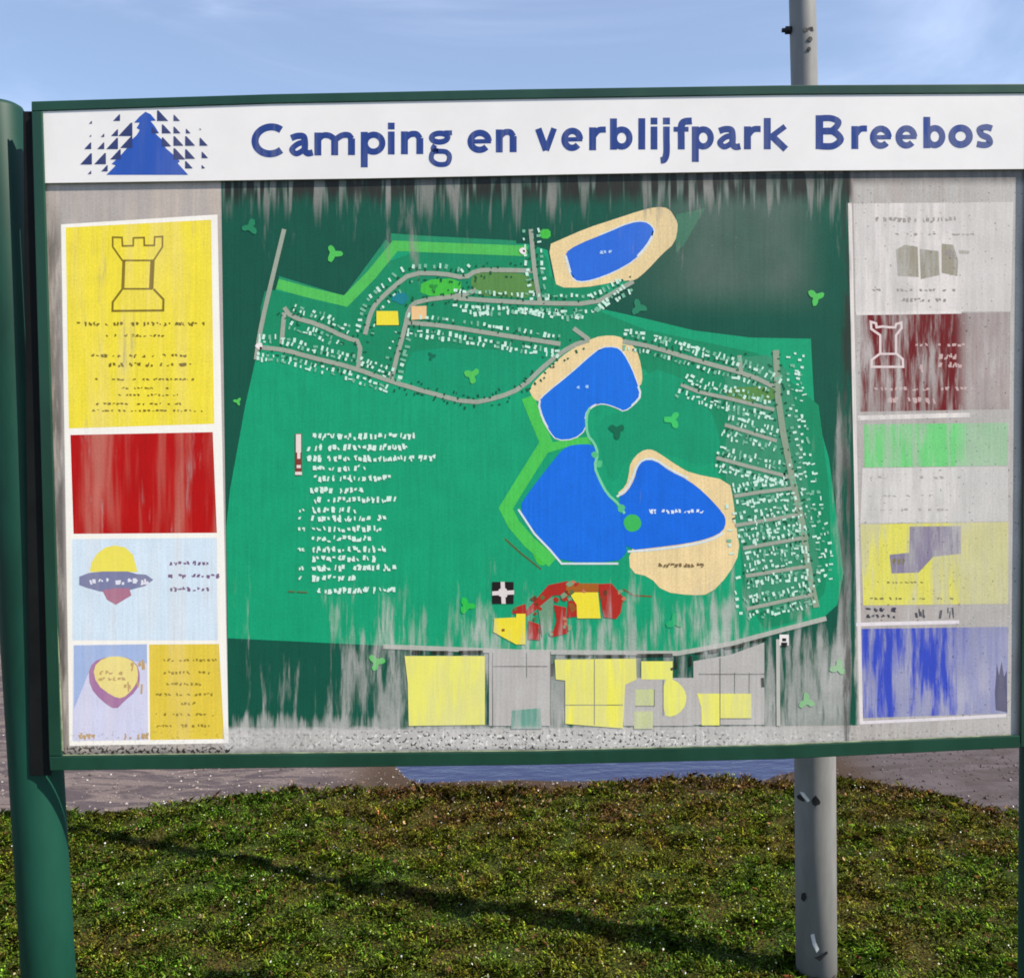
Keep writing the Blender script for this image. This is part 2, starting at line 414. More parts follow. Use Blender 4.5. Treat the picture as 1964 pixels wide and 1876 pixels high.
def poly_cloud(name, verts, k, cols, mat, **props):
    """verts (n, k, 3): n loose faces of k corners each with one tint"""
    n = len(verts); me = bpy.data.meshes.new(name)
    me.vertices.add(n * k); me.vertices.foreach_set('co', verts.reshape(-1).astype(np.float32))
    me.loops.add(n * k); me.loops.foreach_set('vertex_index', np.arange(n * k))
    me.polygons.add(n); me.polygons.foreach_set('loop_start', np.arange(0, n * k, k)); me.polygons.foreach_set('loop_total', np.full(n, k))
    me.update(calc_edges=True)
    at = me.color_attributes.new('tint', 'FLOAT_COLOR', 'POINT')
    c4 = np.concatenate([np.repeat(cols, k, 0), np.ones((n * k, 1))], 1); at.data.foreach_set('color', c4.ravel().astype(np.float32))
    me.materials.append(mat); return put(name, me, **props)
def scatter(n, x0, x1, y0, y1, margin=0.0, edge_fade=True):
    x = rng.uniform(x0, x1, n); y = rng.uniform(y0, y1, n)
    g = grass_edge(x) - y + margin + rng.normal(0, 0.018, n)
    k = g > 0
    return x[k], y[k], g[k]
def turf_tint(x, y, g):
    p = fbm(x, y, 2.2, 6); q = fbm(x, y, 6.5, 8); r = fbm(x, y, 17, 12); n = len(x)
    green = np.array([0.062, 0.125, 0.008]); olive = np.array([0.132, 0.122, 0.009]); brown = np.array([0.10, 0.056, 0.016]); rust = np.array([0.13, 0.055, 0.024])
    far = sst(y, 3.15, 3.9) * sst(x, -1.35, -0.5)
    w1 = np.clip(0.30 + 0.33 * p + 0.12 * q + 0.26 * r + 0.36 * far + rng.normal(0, .16, n), 0, 1)[:, None]
    w2 = np.clip(-0.10 + 0.30 * q + 0.2 * r + 0.62 * far * sst(-g, -0.85, -0.02) * (0.8 + 0.35 * p) + 0.30 * sst(-g, -0.22, 0.0) * sst(x, -1.5, -1.0) + rng.normal(0, .22, n), 0, 1)[:, None]
    w3 = (rng.random(n) < 0.05 + 0.16 * far * sst(r, 0.1, 0.6))[:, None]
    c = green * (1 - w1) + olive * w1; c = c * (1 - w2) + brown * w2; c = np.where(w3, rust, c)
    return c * rng.lognormal(0.0, 0.60, n)[:, None] * np.clip(1 + 0.45 * fbm(x, y, 42, 51), 0.35, 1.8)[:, None]
# blades
x, y, g = scatter(260000, -3.2, 3.2, 2.4, 4.6)
clump = fbm(x, y, 20, 15)
keep = rng.random(len(x)) < np.clip(0.80 + 0.35 * clump, 0.35, 1); x, y, g, clump = x[keep], y[keep], g[keep], clump[keep]
z = height(x, y); n = len(x)
L = rng.uniform(0.008, 0.026, n) * (1 + 0.5 * clump.clip(-1, 1)); a = rng.uniform(0, 6.283, n); lean = rng.uniform(0.3, 1.3, n)
w = rng.uniform(0.0009, 0.0019, n)
d = np.stack([np.cos(a), np.sin(a), 0 * a], -1); s_ = np.stack([-np.sin(a), np.cos(a), 0 * a], -1)
base = np.stack([x, y, z - 0.002], -1); up = np.array([0, 0, 1.0])
mid = base + d * (L * lean * .35)[:, None] + up * (L * .6)[:, None]
tip = base + d * (L * lean)[:, None] + up * (L * np.clip(1.05 - lean * .35, .3, 1))[:, None]
vv = np.stack([base - s_ * w[:, None], base + s_ * w[:, None], mid + s_ * (w * .8)[:, None], tip, mid - s_ * (w * .8)[:, None]], 1)
poly_cloud('grass', vv, 5, turf_tint(x, y, g), FOL, kind='stuff', label='short mossy grass with brown patches', category='grass')
# longer weeds along the rim and round the pole's foot
xa = rng.uniform(-2.4, 2.4, 15000); ya = grass_edge(xa) - np.abs(rng.normal(0, .05, 15000))
ka = rng.random(15000) < (0.10 + 0.9 * sst(fbm(xa, 0 * xa, 9, 61), 0.15, 0.9)) * (0.35 + 0.65 * sst(xa, -1.6, -1.1)); xa, ya = xa[ka], ya[ka]
ra_ = rng.uniform(0, 6.283, 900); rr = 0.06 + np.abs(rng.normal(0, .03, 900))
x = np.concatenate([xa, pbx + rr * np.cos(ra_)]); y = np.concatenate([ya, 2.75 + rr * np.sin(ra_)]); n = len(x); g = grass_edge(x) - y
z = height(x, y); L = rng.uniform(0.015, 0.045, n); a = rng.uniform(0, 6.283, n); lean = rng.uniform(0.2, 1.2, n); w = rng.uniform(0.001, 0.0022, n)
d = np.stack([np.cos(a), np.sin(a), 0 * a], -1); s_ = np.stack([-np.sin(a), np.cos(a), 0 * a], -1); base = np.stack([x, y, z - 0.002], -1)
mid = base + d * (L * lean * .35)[:, None] + up * (L * .6)[:, None]; tip = base + d * (L * lean)[:, None] + up * (L * np.clip(1.05 - lean * .35, .3, 1))[:, None]
vv = np.stack([base - s_ * w[:, None], base + s_ * w[:, None], mid + s_ * (w * .8)[:, None], tip, mid - s_ * (w * .8)[:, None]], 1)
poly_cloud('weeds', vv, 5, turf_tint(x, y, g), FOL, kind='stuff', label='longer brown and green weeds along the rim of the lawn', category='weeds')
# moss and clover leaflets
x, y, g = scatter(460000, -3.2, 3.2, 2.4, 4.6)
clump = fbm(x, y, 20, 15); keep = rng.random(len(x)) < np.clip(0.85 + 0.4 * clump, 0.4, 1); x, y, g, clump = x[keep], y[keep], g[keep], clump[keep]
n = len(x); z = height(x, y) + rng.uniform(0.001, 0.013, n) * (1 + .6 * clump.clip(-1, 1)) + 0.006 * fbm(x, y, 75, 44).clip(-1, 1)
r = rng.uniform(0.0018, 0.0044, n)
nn = rng.normal(0, .6, (n, 3)); nn[:, 2] = 1; nn /= np.linalg.norm(nn, axis=1)[:, None]
t1 = np.cross(nn, rng.normal(0, 1, (n, 3))); t1 /= np.linalg.norm(t1, axis=1)[:, None]; t2 = np.cross(nn, t1)
cc = np.stack([x, y, z], -1)
vv = np.stack([cc - t1 * r[:, None], cc - t2 * (r * .7)[:, None], cc + t1 * r[:, None], cc + t2 * (r * .7)[:, None]], 1)
poly_cloud('moss', vv, 4, turf_tint(x, y, g) * 1.05, FOL, kind='stuff', label='moss and clover leaflets in the lawn', category='moss')
# fallen leaves, thickest along the lawn's far rim
x, y, g = scatter(26000, -3.2, 3.4, 1.9, 4.7, 0.03)
dens = 0.04 + 0.75 * np.exp(-g / 0.22) * sst(x, -1.4, -0.9) + 0.28 * sst(y, 3.3, 4.1) * sst(x, -1.2, -0.3) * (0.5 + 0.5 * fbm(x, y, 5, 33)).clip(0, 1)
keep = rng.random(len(x)) < dens; x, y, g = x[keep], y[keep], g[keep]
n = len(x); z = height(x, y) + rng.uniform(0.004, 0.030, n); r = rng.uniform(0.004, 0.011, n)
nn = rng.normal(0, .55, (n, 3)); nn[:, 2] = 1; nn /= np.linalg.norm(nn, axis=1)[:, None]
t1 = np.cross(nn, rng.normal(0, 1, (n, 3))); t1 /= np.linalg.norm(t1, axis=1)[:, None]; t2 = np.cross(nn, t1)
cc = np.stack([x, y, z], -1); bend = nn * (r * .3)[:, None]
vv = np.stack([cc - t1 * r[:, None] + bend, cc - t2 * (r * .55)[:, None] - t1 * (r * .2)[:, None], cc + t1 * (r * .5)[:, None] - t2 * (r * .45)[:, None],
               cc + t1 * r[:, None] + bend, cc + t1 * (r * .4)[:, None] + t2 * (r * .5)[:, None], cc - t1 * (r * .4)[:, None] + t2 * (r * .5)[:, None]], 1)
pal = np.array([[0.10, 0.042, 0.020], [0.17, 0.085, 0.035], [0.075, 0.045, 0.032], [0.26, 0.17, 0.085], [0.06, 0.03, 0.022]])
poly_cloud('fallen_leaves', vv, 6, pal[rng.integers(0, 5, n)] * rng.lognormal(-.2, .4, n)[:, None], LEAF, kind='stuff', label='dead brown leaves along the rim of the lawn', category='fallen leaves')
# pale bits: grit, petals and straw, with dew glints painted as pale flecks
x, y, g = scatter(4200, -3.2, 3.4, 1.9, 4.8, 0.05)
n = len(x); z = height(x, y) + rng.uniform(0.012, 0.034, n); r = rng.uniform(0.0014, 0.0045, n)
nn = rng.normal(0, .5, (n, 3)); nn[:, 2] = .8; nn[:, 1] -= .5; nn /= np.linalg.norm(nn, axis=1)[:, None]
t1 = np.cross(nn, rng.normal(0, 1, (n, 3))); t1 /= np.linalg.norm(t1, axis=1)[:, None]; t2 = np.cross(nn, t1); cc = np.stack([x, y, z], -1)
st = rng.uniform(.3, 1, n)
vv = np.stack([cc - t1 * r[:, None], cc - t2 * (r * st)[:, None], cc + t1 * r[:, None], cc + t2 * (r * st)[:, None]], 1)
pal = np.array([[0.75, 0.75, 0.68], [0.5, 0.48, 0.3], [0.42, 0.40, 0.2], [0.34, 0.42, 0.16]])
poly_cloud('straw_glint_bits', vv, 4, pal[rng.integers(0, 4, n)], LEAF, kind='stuff', label='pale straw, grit and painted glint flecks in the grass', category='straw')
# gravel stones on the path and shore
def stones(n, x0, x1, y0, y1):
    x = rng.uniform(x0, x1, n); y = rng.uniform(y0, y1, n)
    k = (grass_edge(x) - y < 0.02) & (lake_s(x, y) < 0.08); x, y = x[k], y[k]; n = len(x)
    r = rng.lognormal(-5.6, .45, n); z = height(x, y) + r * .3
    oc = np.array([[1, 0, 0], [0, 1, 0], [-1, 0, 0], [0, -1, 0], [0, 0, .7], [0, 0, -.7]], float)
    P = oc[None] * (r[:, None, None] * rng.uniform(.65, 1.3, (n, 6, 3))) ; a = rng.uniform(0, 6.28, n)
    ca, sa = np.cos(a)[:, None], np.sin(a)[:, None]
    P2 = np.stack([P[..., 0] * ca - P[..., 1] * sa, P[..., 0] * sa + P[..., 1] * ca, P[..., 2]], -1) + np.stack([x, y, z], -1)[:, None]
    f = [(0, 1, 4), (1, 2, 4), (2, 3, 4), (3, 0, 4), (1, 0, 5), (2, 1, 5), (3, 2, 5), (0, 3, 5)]
    V3 = np.stack([P2[:, list(t_)] for t_ in f], 1).reshape(-1, 3, 3)
    c = np.array([0.21, 0.175, 0.165]) * rng.lognormal(0, .4, n)[:, None]; c[rng.random(n) < .04] = (.7, .68, .62)
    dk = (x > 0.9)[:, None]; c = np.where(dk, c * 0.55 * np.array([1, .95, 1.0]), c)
    return V3, np.repeat(c, 8, 0)
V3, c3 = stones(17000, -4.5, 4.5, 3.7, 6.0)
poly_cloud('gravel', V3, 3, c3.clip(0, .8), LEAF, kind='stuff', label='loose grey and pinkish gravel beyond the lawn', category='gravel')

# distant scrub beyond the gravel and the lake
nb = 26000
bx = rng.uniform(-120, 160, nb); by = 245 + 14 * rng.random(nb) - 60 * sst(-bx, 20, 110); top = 9 + 3.5 * fbm(bx, 0 * bx, .12, 21)
bz = rng.random(nb) ** .8 * top; r = rng.uniform(.5, 1.3, nb)
nn = rng.normal(0, 1, (nb, 3)); nn /= np.linalg.norm(nn, axis=1)[:, None]; t1 = np.cross(nn, rng.normal(0, 1, (nb, 3))); t1 /= np.linalg.norm(t1, axis=1)[:, None]; t2 = np.cross(nn, t1)
cc = np.stack([bx, by, bz], -1); vv = np.stack([cc - t1 * r[:, None], cc - t2 * r[:, None], cc + t1 * r[:, None], cc + t2 * r[:, None]], 1)
poly_cloud('far_woodland', vv, 4, np.array([[.05, .055, .025]]) * rng.lognormal(0, .4, nb)[:, None], FOL, kind='stuff', label='dark strip of woodland on the far shore', category='woodland')

# ================================================================== POLE (behind the board)
steel = obj_mat('galvanised_steel', (0.215, 0.212, 0.205), 0.55, 0.05, 0.16, 14, 0.25, spec=0.3)
blackm = obj_mat('black_patch', (0.012, 0.012, 0.014), 0.6, 0, .3)
whitem = obj_mat('white_sticker', (0.75, 0.74, 0.72), 0.6, 0, .1)
PY = 2.75
pb = on_y(1566, 1876, PY); pm = on_y(1563, 1460, PY); pt_ = on_y(1539, 0, PY)
dirp = (pm - pb) / (pm.z - pb.z)
def pole_at(z): return pb + dirp * (z - pb.z)
RL, RU = 39.5 / FPX * PY, 24.5 / FPX * PY
pbase = pole_at(0.0)
pole = bpy.data.objects.new('lamp_post', None); COL.objects.link(pole); pole.location = pbase
pole['label'] = 'grey galvanised metal pole with black flecks standing behind the board'; pole['category'] = 'pole'
zs = 1.62
rings = [(pole_at(z_) - pbase, RL * (1.0 - 0.004 * i)) for i, z_ in enumerate((-0.3, 0.4, 0.9, 1.3, zs))]
put('lower_shaft', tube(rings, steel, 'lower_shaft', 40), pole)
c_top = pole_at(zs); u_dir = (pt_ - Vector((c_top.x, PY, c_top.z))); u_dir = u_dir / u_dir.z
def up_at(z): return c_top + u_dir * (z - zs)
put('upper_shaft', tube([(c_top - pbase + Vector((0, 0, .002)), RL * .97), (up_at(zs + .05) - pbase, RU * 1.02), (up_at(2.6) - pbase, RU), (up_at(6.2) - pbase, RU * .8)], steel, 'upper_shaft', 40), pole)
def patch(name, px, py, shape, mat, r, cfun):
    """a scrap stuck on the pole: shape = outline in picture units round its centre, wrapped on the shaft"""
    z0 = on_y(px, py, PY - r).z; cc_ = cfun(z0); x0 = on_y(px, py, PY - r * .8).x - cc_.x
    vs = []; k = 1 / FPX * PY
    for dx, dy in shape:
        xx = max(-r * .97, min(r * .97, x0 + dx * k)); c2 = cfun(z0 - dy * k)
        vs.append(Vector((c2.x + xx * 1.02, c2.y - math.sqrt(max(0, r * r - xx * xx)) - 0.0022, z0 - dy * k)) - pbase)
    n = len(vs); cen = sum(vs, Vector()) / n; cen.y -= 0.0004
    me = mesh(name, vs + [cen], [(i, (i + 1) % n, n) for i in range(n)], mat); return put(name, me, pole)
patch('torn_sticker', 1562, 1537, blob(0, 0, 10, 8, .35), blackm, RL, pole_at)
patch('sticker_scrap', 1546, 1533, [(-8, -8), (-2, -9), (7, 4), (3, 8), (-4, 0)], whitem, RL, pole_at)
patch('torn_sticker', 1539, 1538, blob(0, 0, 6, 7, .35), blackm, RL, pole_at)
patch('torn_sticker', 1574, 1832, [(-14, 5), (-6, 2), (4, -6), (10, -9), (11, -4), (2, 4), (-5, 11), (-9, 8)], blackm, RL, pole_at)
patch('sticker_scrap', 1560, 1812, [(-6, -18), (0, -22), (3, -6), (9, 8), (4, 16), (-2, 2)], whitem, RL, pole_at)
patch('torn_sticker', 1544, 1730, [(-3, -9), (2, -14), (4, -4), (0, 6), (-4, 3)], blackm, RL, pole_at)
patch('torn_sticker', 1549, 58, [(-10, -3), (8, -6), (10, 2), (-8, 4)], blackm, RU, up_at)
patch('torn_sticker', 1552, 76, blob(0, 0, 5, 7, .1), blackm, RU, up_at)
patch('torn_sticker', 1550, 95, blob(0, 0, 4, 7, .1), blackm, RU, up_at)
bz_ = on_y(1512, 60, PY); cb = up_at(bz_.z)
bv = tube([(Vector((0, 0, 0)), .011), (Vector((0, 0, .014)), .011), (Vector((0, 0, .016)), .006), (Vector((0, 0, .024)), .006)], blackm, 'bolt', 8)
bo = put('bolt', bv, pole, cb - pbase + Vector((-RU + .001, -.004, 0))); bo.rotation_euler = (0, math.radians(-90), 0)

# ================================================================== INFORMATION BOARD
green = obj_mat('green_paint', (0.007, 0.050, 0.029), 0.42, 0, 0.22, 5, 0.4, spec=0.45, bump=0.05)
green2 = obj_mat('green_post_paint', (0.004, 0.044, 0.028), 0.55, 0, 0.3, 6, 0.3, spec=0.28, bump=0.04)
darkm = obj_mat('black_housing_and_shade', (0.007, 0.008, 0.008), 0.7, 0, .3, spec=0.15)
board = bpy.data.objects.new('information_board', None); COL.objects.link(board); board.location = ORIGIN
board['label'] = 'weathered campsite map board in a green frame on two green posts'; board['category'] = 'sign board'
PYB = 1.9505
def post(top, bot, r):
    a = on_y(*top, PYB); b_ = on_y(*bot, PYB); d_ = (a - b_) / (a.z - b_.z)
    f = lambda z: b_ + d_ * (z - b_.z) - ORIGIN
    zt = a.z
    rg = [(f(-.3), r), (f(.6), r), (f(1.2), r), (f(1.8), r), (f(zt - .012), r), (f(zt - .004), r * .93), (f(zt), r * .8)]
    put('post', tube(rg, green2, 'post', 48), board)
post((-8, 201), (94, 1876), 49.3 / FPX * PYB)
post((2022, 190), (2006, 1876), 50.5 / FPX * PYB)
# channel strips between posts and frame, black painted in for the frame's shade
FR, FL = 1.8925, 1.8890
slab('shaded_channel', [(44, 214), (66, 214), (98, 1487), (57, 1487)], 1.8965, 1.8992, darkm, board, 0.0005)
slab('shaded_channel', [(1994, 200), (2015, 200), (2000, 1440), (1976, 1440)], 1.8965, 1.8992, darkm, board, 0.0005)
slab('frame_rail', [(60, 195), (520, 181), (1000, 171.5), (1500, 164), (1992, 161), (1992, 179), (1500, 182), (1000, 190), (520, 199), (60, 214)], FR, 1.8985, green, board)
slab('frame_rail', [(60.5, 214.6), (80, 214), (118, 1450), (94, 1450)], FL, 1.8960, green, board)
slab('frame_rail', [(94, 1451), (1030, 1442), (1500, 1430), (1956, 1411), (1957, 1434), (1500, 1456), (1030, 1467), (96, 1478)], FL, 1.8960, green, board)
slab('frame_rail', [(1970, 181), (1992, 181), (1984, 1433), (1958, 1433)], FR, 1.8960, green, board)

highlight_mat = obj_mat('pale_rail_highlight', (0.17, 0.21, 0.13), 0.5, 0, .5, 30)  # thin pale strips painting the sunlit inner edges of the rails
slab('rail_highlight_strip', [(84, 640), (86.5, 640), (120.5, 1440), (118, 1440)], 1.8895, 1.8930, highlight_mat, board, 0.0003)
slab('rail_highlight_strip', [(120, 1448), (1030, 1439.2), (1500, 1427.4), (1940, 1409.4), (1940, 1411), (1500, 1429.6), (1030, 1440.8), (120, 1449.6)], 1.8895, 1.8930, highlight_mat, board, 0.0003)
GREY = (180, 170, 164)
bp = slab('back_panel', [(76, 208), (1972, 176), (1960, 1425), (114, 1455)], 1.9012, 1.918, darkm, board, 0)
# cut the panel face finely so that its print coordinates stay true
def grid_print(name, TL, TR, BR, BL, mat, layer, parent, nu=12, nv=10):
    vs, uv, fs = [], [], []
    for j in range(nv + 1):
        for i in range(nu + 1):
            u, v = i / nu, j / nv
            x = (TL[0] * (1 - u) + TR[0] * u) * (1 - v) + (BL[0] * (1 - u) + BR[0] * u) * v
            y = (TL[1] * (1 - u) + TR[1] * u) * (1 - v) + (BL[1] * (1 - u) + BR[1] * u) * v
            uv.append((x, y)); vs.append(on_y(x, y, BY - layer * LAYER) - ORIGIN)
    for j in range(nv):
        for i in range(nu):
            a = j * (nu + 1) + i; fs.append((a, a + nu + 1, a + nu + 2, a + 1))
    me = mesh(name, vs, fs, mat); ul = me.uv_layers.new(name='print')
    for l in me.loops: ul.data[l.index].uv = (uv[l.vertex_index][0] / 1000, uv[l.vertex_index][1] / 1000)
    o = put(name, me); o.parent = parent; return o
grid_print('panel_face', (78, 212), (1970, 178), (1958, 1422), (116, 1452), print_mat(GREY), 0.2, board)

# ---- header
hdr = slab('header_plate', [(80.5, 214.5), (520, 200), (1000, 190.8), (1500, 183), (1969, 180), (1969, 325), (1500, 328.5), (1100, 335), (700, 343), (82.5, 352)], BY - 0.0054, BY - 0.0009, obj_mat('header_white', (0.82, 0.785, 0.77), 0.45, 0, 0.035, 6, 1, spec=0.3, bump=0.02), board, 0.0004)
HL = (0.0054 + 0.0002) / LAYER
BLUE = (38, 70, 148)
def baseline(x): return float(np.interp(x, [482, 600, 820, 1100, 1190, 1500, 1640, 1900], [304, 299, 296, 290, 287.5, 287, 286.5, 283.5]))
XH, ASC, CAP, DSC, TH = 44.0, 60.0, 65.0, -24.0, 13.4
def arc(cx, cy, rx, ry, a0, a1, n=18):
    return [(cx + rx * math.cos(math.radians(a0 + (a1 - a0) * i / n)), cy + ry * math.sin(math.radians(a0 + (a1 - a0) * i / n))) for i in range(n + 1)]
def smooth(p, n=6):
    out = []
    for i in range(len(p) - 1):
        p0 = p[max(i - 1, 0)]; p1 = p[i]; p2 = p[i + 1]; p3 = p[min(i + 2, len(p) - 1)]
        for k in range(n):
            t_ = k / n
            out.append(tuple(0.5 * ((2 * p1[j]) + (-p0[j] + p2[j]) * t_ + (2 * p0[j] - 5 * p1[j] + 4 * p2[j] - p3[j]) * t_ ** 2 + (-p0[j] + 3 * p1[j] - 3 * p2[j] + p3[j]) * t_ ** 3) for j in (0, 1)))
    out.append(p[-1]); return out
def glyph(ch, W):
    h, r, T_ = XH, TH / 2, TH; S_ = []
    st = lambda x, y0, y1, w=T_: S_.append(([(x, y0), (x, y1)], w, False))
    if ch == 'C': S_.append((arc(W * .56, CAP / 2, W * .56 - r, CAP / 2 - r, 48, 312, 30), T_ * 1.02, False))
    elif ch == 'B':
        st(r, 0, CAP, T_ * 1.08)
        S_.append((smooth([(r, CAP - r * .9), (W * .55, CAP - r * .9), (W * .80, CAP * .78), (W * .55, CAP * .54), (r, CAP * .54)]), T_ * .9, False))
        S_.append((smooth([(r, CAP * .52), (W * .6, CAP * .52), (W - r, CAP * .29), (W * .6, r * .9), (r, r * .9)]), T_ * .95, False))
    elif ch == 'a':
        S_.append((smooth([(W * .12, h * .80), (W * .36, h - r * .8), (W * .62, h * .84), (W * .68, h * .55), (W * .68, h * .24), (W * .80, r * .7), (W, r * .9)]), T_ * .92, False))
        S_.append((smooth([(W * .66, h * .60), (W * .38, h * .53), (W * .15, h * .30), (W * .34, r * .75), (W * .66, h * .28)]), T_ * .80, False))
    elif ch == 'm':
        st(r, 0, h); st(W / 2, 0, h * .72); st(W - r, 0, h * .72)
        S_.append((smooth([(r, h * .66), (W * .20, h * .86), (W * .36, h - r * .9), (W / 2, h * .70)]), T_ * .85, False))
        S_.append((smooth([(W / 2, h * .66), (W * .68, h * .86), (W * .84, h - r * .9), (W - r, h * .70)]), T_ * .85, False))
    elif ch == 'n':
        st(r, 0, h); st(W - r, 0, h * .7)
        S_.append((smooth([(r, h * .64), (W * .38, h * .85), (W * .68, h - r * .85), (W - r, h * .68)]), T_ * .88, False))
    elif ch in 'pb':
        st(r, DSC if ch == 'p' else 0, h if ch == 'p' else ASC)
        S_.append((arc(W / 2 + 1, h / 2, W / 2 - r, h / 2 - r * .85, 0, 360, 28)[:-1], T_ * .9, True))
    elif ch == 'o': S_.append((arc(W / 2, h / 2, W / 2 - r, h / 2 - r * .9, 0, 360, 28)[:-1], T_, True))
    elif ch == 'e':
        S_.append((arc(W / 2, h / 2, W / 2 - r, h / 2 - r * .85, 0, 318, 26), T_ * .92, False)); S_.append(([(r, h * .5), (W - r * .3, h * .5)], T_ * .62, False))
    elif ch == 'g':
        w_ = T_ * .72
        S_.append((arc(W * .46, h * .70, W * .46 - w_ / 2, h * .30 - w_ / 2, 0, 360, 24)[:-1], w_ * 1.1, True))
        S_.append(([(W * .66, h * .90), (W, h * .90)], w_, False))
        S_.append((smooth([(W * .26, h * .38), (W * .18, h * .22), (W * .40, h * .12), (W * .74, h * .07), (W - w_ / 2, -6), (W * .78, -19), (W * .38, -20), (w_ / 2, -11), (W * .16, h * .06), (W * .4, h * .11)]), w_, False))
    elif ch == 'i': st(W / 2, 0, h, min(W, T_)); S_.append(([(W / 2, ASC - 12), (W / 2, ASC + 1)], min(W, T_), False))
    elif ch == 'l': st(W / 2, 0, ASC)
    elif ch == 'j':
        S_.append((smooth([(W - r, h), (W - r, h * .5), (W - r, -6), (W - r * 1.6, -19), (1, -21)]), T_ * .95, False)); S_.append(([(W - r, ASC - 12), (W - r, ASC + 1)], T_, False))
    elif ch == 'f':
        S_.append((smooth([(W * .42, 0), (W * .42, h * .5), (W * .42, h * .98), (W * .56, ASC - r * 1.1), (W, ASC - r * .8)]), T_, False)); S_.append(([(0, h * .88), (W * .82, h * .88)], T_ * .7, False))
    elif ch == 'v': S_.append(([(r * .95, h), (W / 2, 2)], T_ * .95, False)); S_.append(([(W - r * .9, h), (W / 2, 2)], T_ * .85, False))
    elif ch == 'r': st(r, 0, h); S_.append((smooth([(r, h * .58), (W * .55, h * .86), (W, h - r * .75)]), T_ * .88, False))
    elif ch == 'k': st(r, 0, ASC); S_.append(([(r, h * .42), (W - r * .9, h)], T_ * .8, False)); S_.append(([(W * .36, h * .55), (W - r * .7, 0)], T_ * .95, False))
    elif ch == 's':
        S_.append((smooth([(W * .93, h * .82), (W * .60, h - r * .75), (W * .22, h * .80), (W * .34, h * .56), (W * .70, h * .42), (W * .80, h * .20), (W * .50, r * .7), (W * .05, h * .16)]), T_ * .9, False))
    return S_
LET = [('C', 482.5, 548), ('a', 553, 600), ('m', 603, 681), ('p', 692, 739), ('i', 744, 757), ('n', 769, 812), ('g', 823, 867), ('e', 896, 944), ('n', 951, 991),
       ('v', 1026, 1069), ('e', 1076, 1119), ('r', 1130, 1162), ('b', 1170, 1213), ('l', 1224, 1238), ('i', 1248, 1261), ('j', 1266, 1285), ('f', 1292, 1327),
       ('p', 1327, 1369), ('a', 1374, 1420), ('r', 1427, 1459), ('k', 1465, 1512), ('B', 1565, 1619), ('r', 1633, 1663), ('e', 1668, 1711), ('e', 1717, 1760),
       ('b', 1771, 1813), ('o', 1819, 1866), ('s', 1872, 1905)]
letters = []
for ch, x0, x1 in LET:
    letters.append([ribbon([(x0 + a_, baseline(x0 + a_) - b_) for a_, b_ in p], w_, cl) for p, w_, cl in glyph(ch, x1 - x0)])
lp = []; vsn = []
def multi_print(name, strokes, mat, layer, parent, dl=0.00003):
    polys, lifts = [], []
    for k, st_ in enumerate(strokes):
        for q in st_: polys.append(q); lifts.append(layer * LAYER + (k % 9) * dl)
    vs, fs, uv = [], [], []
    for p, lf in zip(polys, lifts):
        b0 = len(vs); q = [on_y(x_, y_, BY - lf) - ORIGIN for x_, y_ in p]; vs += q; uv += p
        n_ = (q[1] - q[0]).cross(q[2] - q[0]); ids = tuple(range(b0, b0 + len(p))); fs.append(ids if n_.y < 0 else tuple(reversed(ids)))
    me = mesh(name, vs, fs, mat); ul = me.uv_layers.new(name='print')
    for l in me.loops: ul.data[l.index].uv = (uv[l.vertex_index][0] / 1000, uv[l.vertex_index][1] / 1000)
    o = put(name, me); o.parent = parent; return o
for L_1 in letters: multi_print('letter', L_1, print_mat(BLUE, 0.25), HL, hdr)
# the blue tree emblem of stepped triangles
EB = (44, 92, 190)
tree = [[(279, 215), (289, 220), (299, 232), (289, 233), (297, 243), (305, 256), (298, 257), (312, 270), (322, 281), (316, 283), (333, 298), (345, 310), (341, 314), (361, 336), (204, 336),
         (222, 318), (214, 315), (232, 298), (245, 283), (240, 280), (262, 260), (268, 250), (262, 246), (268, 236), (257, 236), (268, 224)]]
zx = lambda v: v / 3.8
tl = [(670, 315, 5), (875, 295, 12), (965, 405, 24), (860, 405, 12), (760, 412, 6), (665, 410, 3.5), (665, 500, 12), (760, 500, 12), (860, 500, 20), (965, 492, 21), (670, 612, 20), (772, 610, 20), (665, 682, 6), (785, 662, 11), (880, 575, 18)]
trr = [(1145, 295, 19), (1265, 295, 11), (1180, 385, 16), (1105, 385, 11), (1265, 385, 12), (1355, 385, 8), (1455, 360, 3), (1180, 480, 16), (1265, 475, 17), (1350, 475, 17), (1455, 475, 14), (1265, 575, 20), (1350, 570, 17), (1470, 565, 11), (1350, 640, 13), (1470, 640, 6)]
em = list(tree)
for x_, y_, s_2 in tl: X_, Y_ = zx(x_), 155 + zx(y_); s_2 *= 1.12; em.append([(X_, Y_), (X_ - s_2, Y_), (X_ - s_2 * .12, Y_ - s_2 * .95), (X_, Y_ - s_2 * .95)])
for x_, y_, s_2 in trr: X_, Y_ = zx(x_), 155 + zx(y_); s_2 *= 1.12; em.append([(X_, Y_), (X_ + s_2, Y_), (X_ + s_2 * .12, Y_ - s_2 * .95), (X_, Y_ - s_2 * .95)])
print_mesh('tree_emblem', em[:1], print_mat(EB, 0.25), HL, hdr)
print_mesh('emblem_triangle', em[1:], print_mat((52, 66, 120), 0.25), HL + 2, hdr, 0.00001)

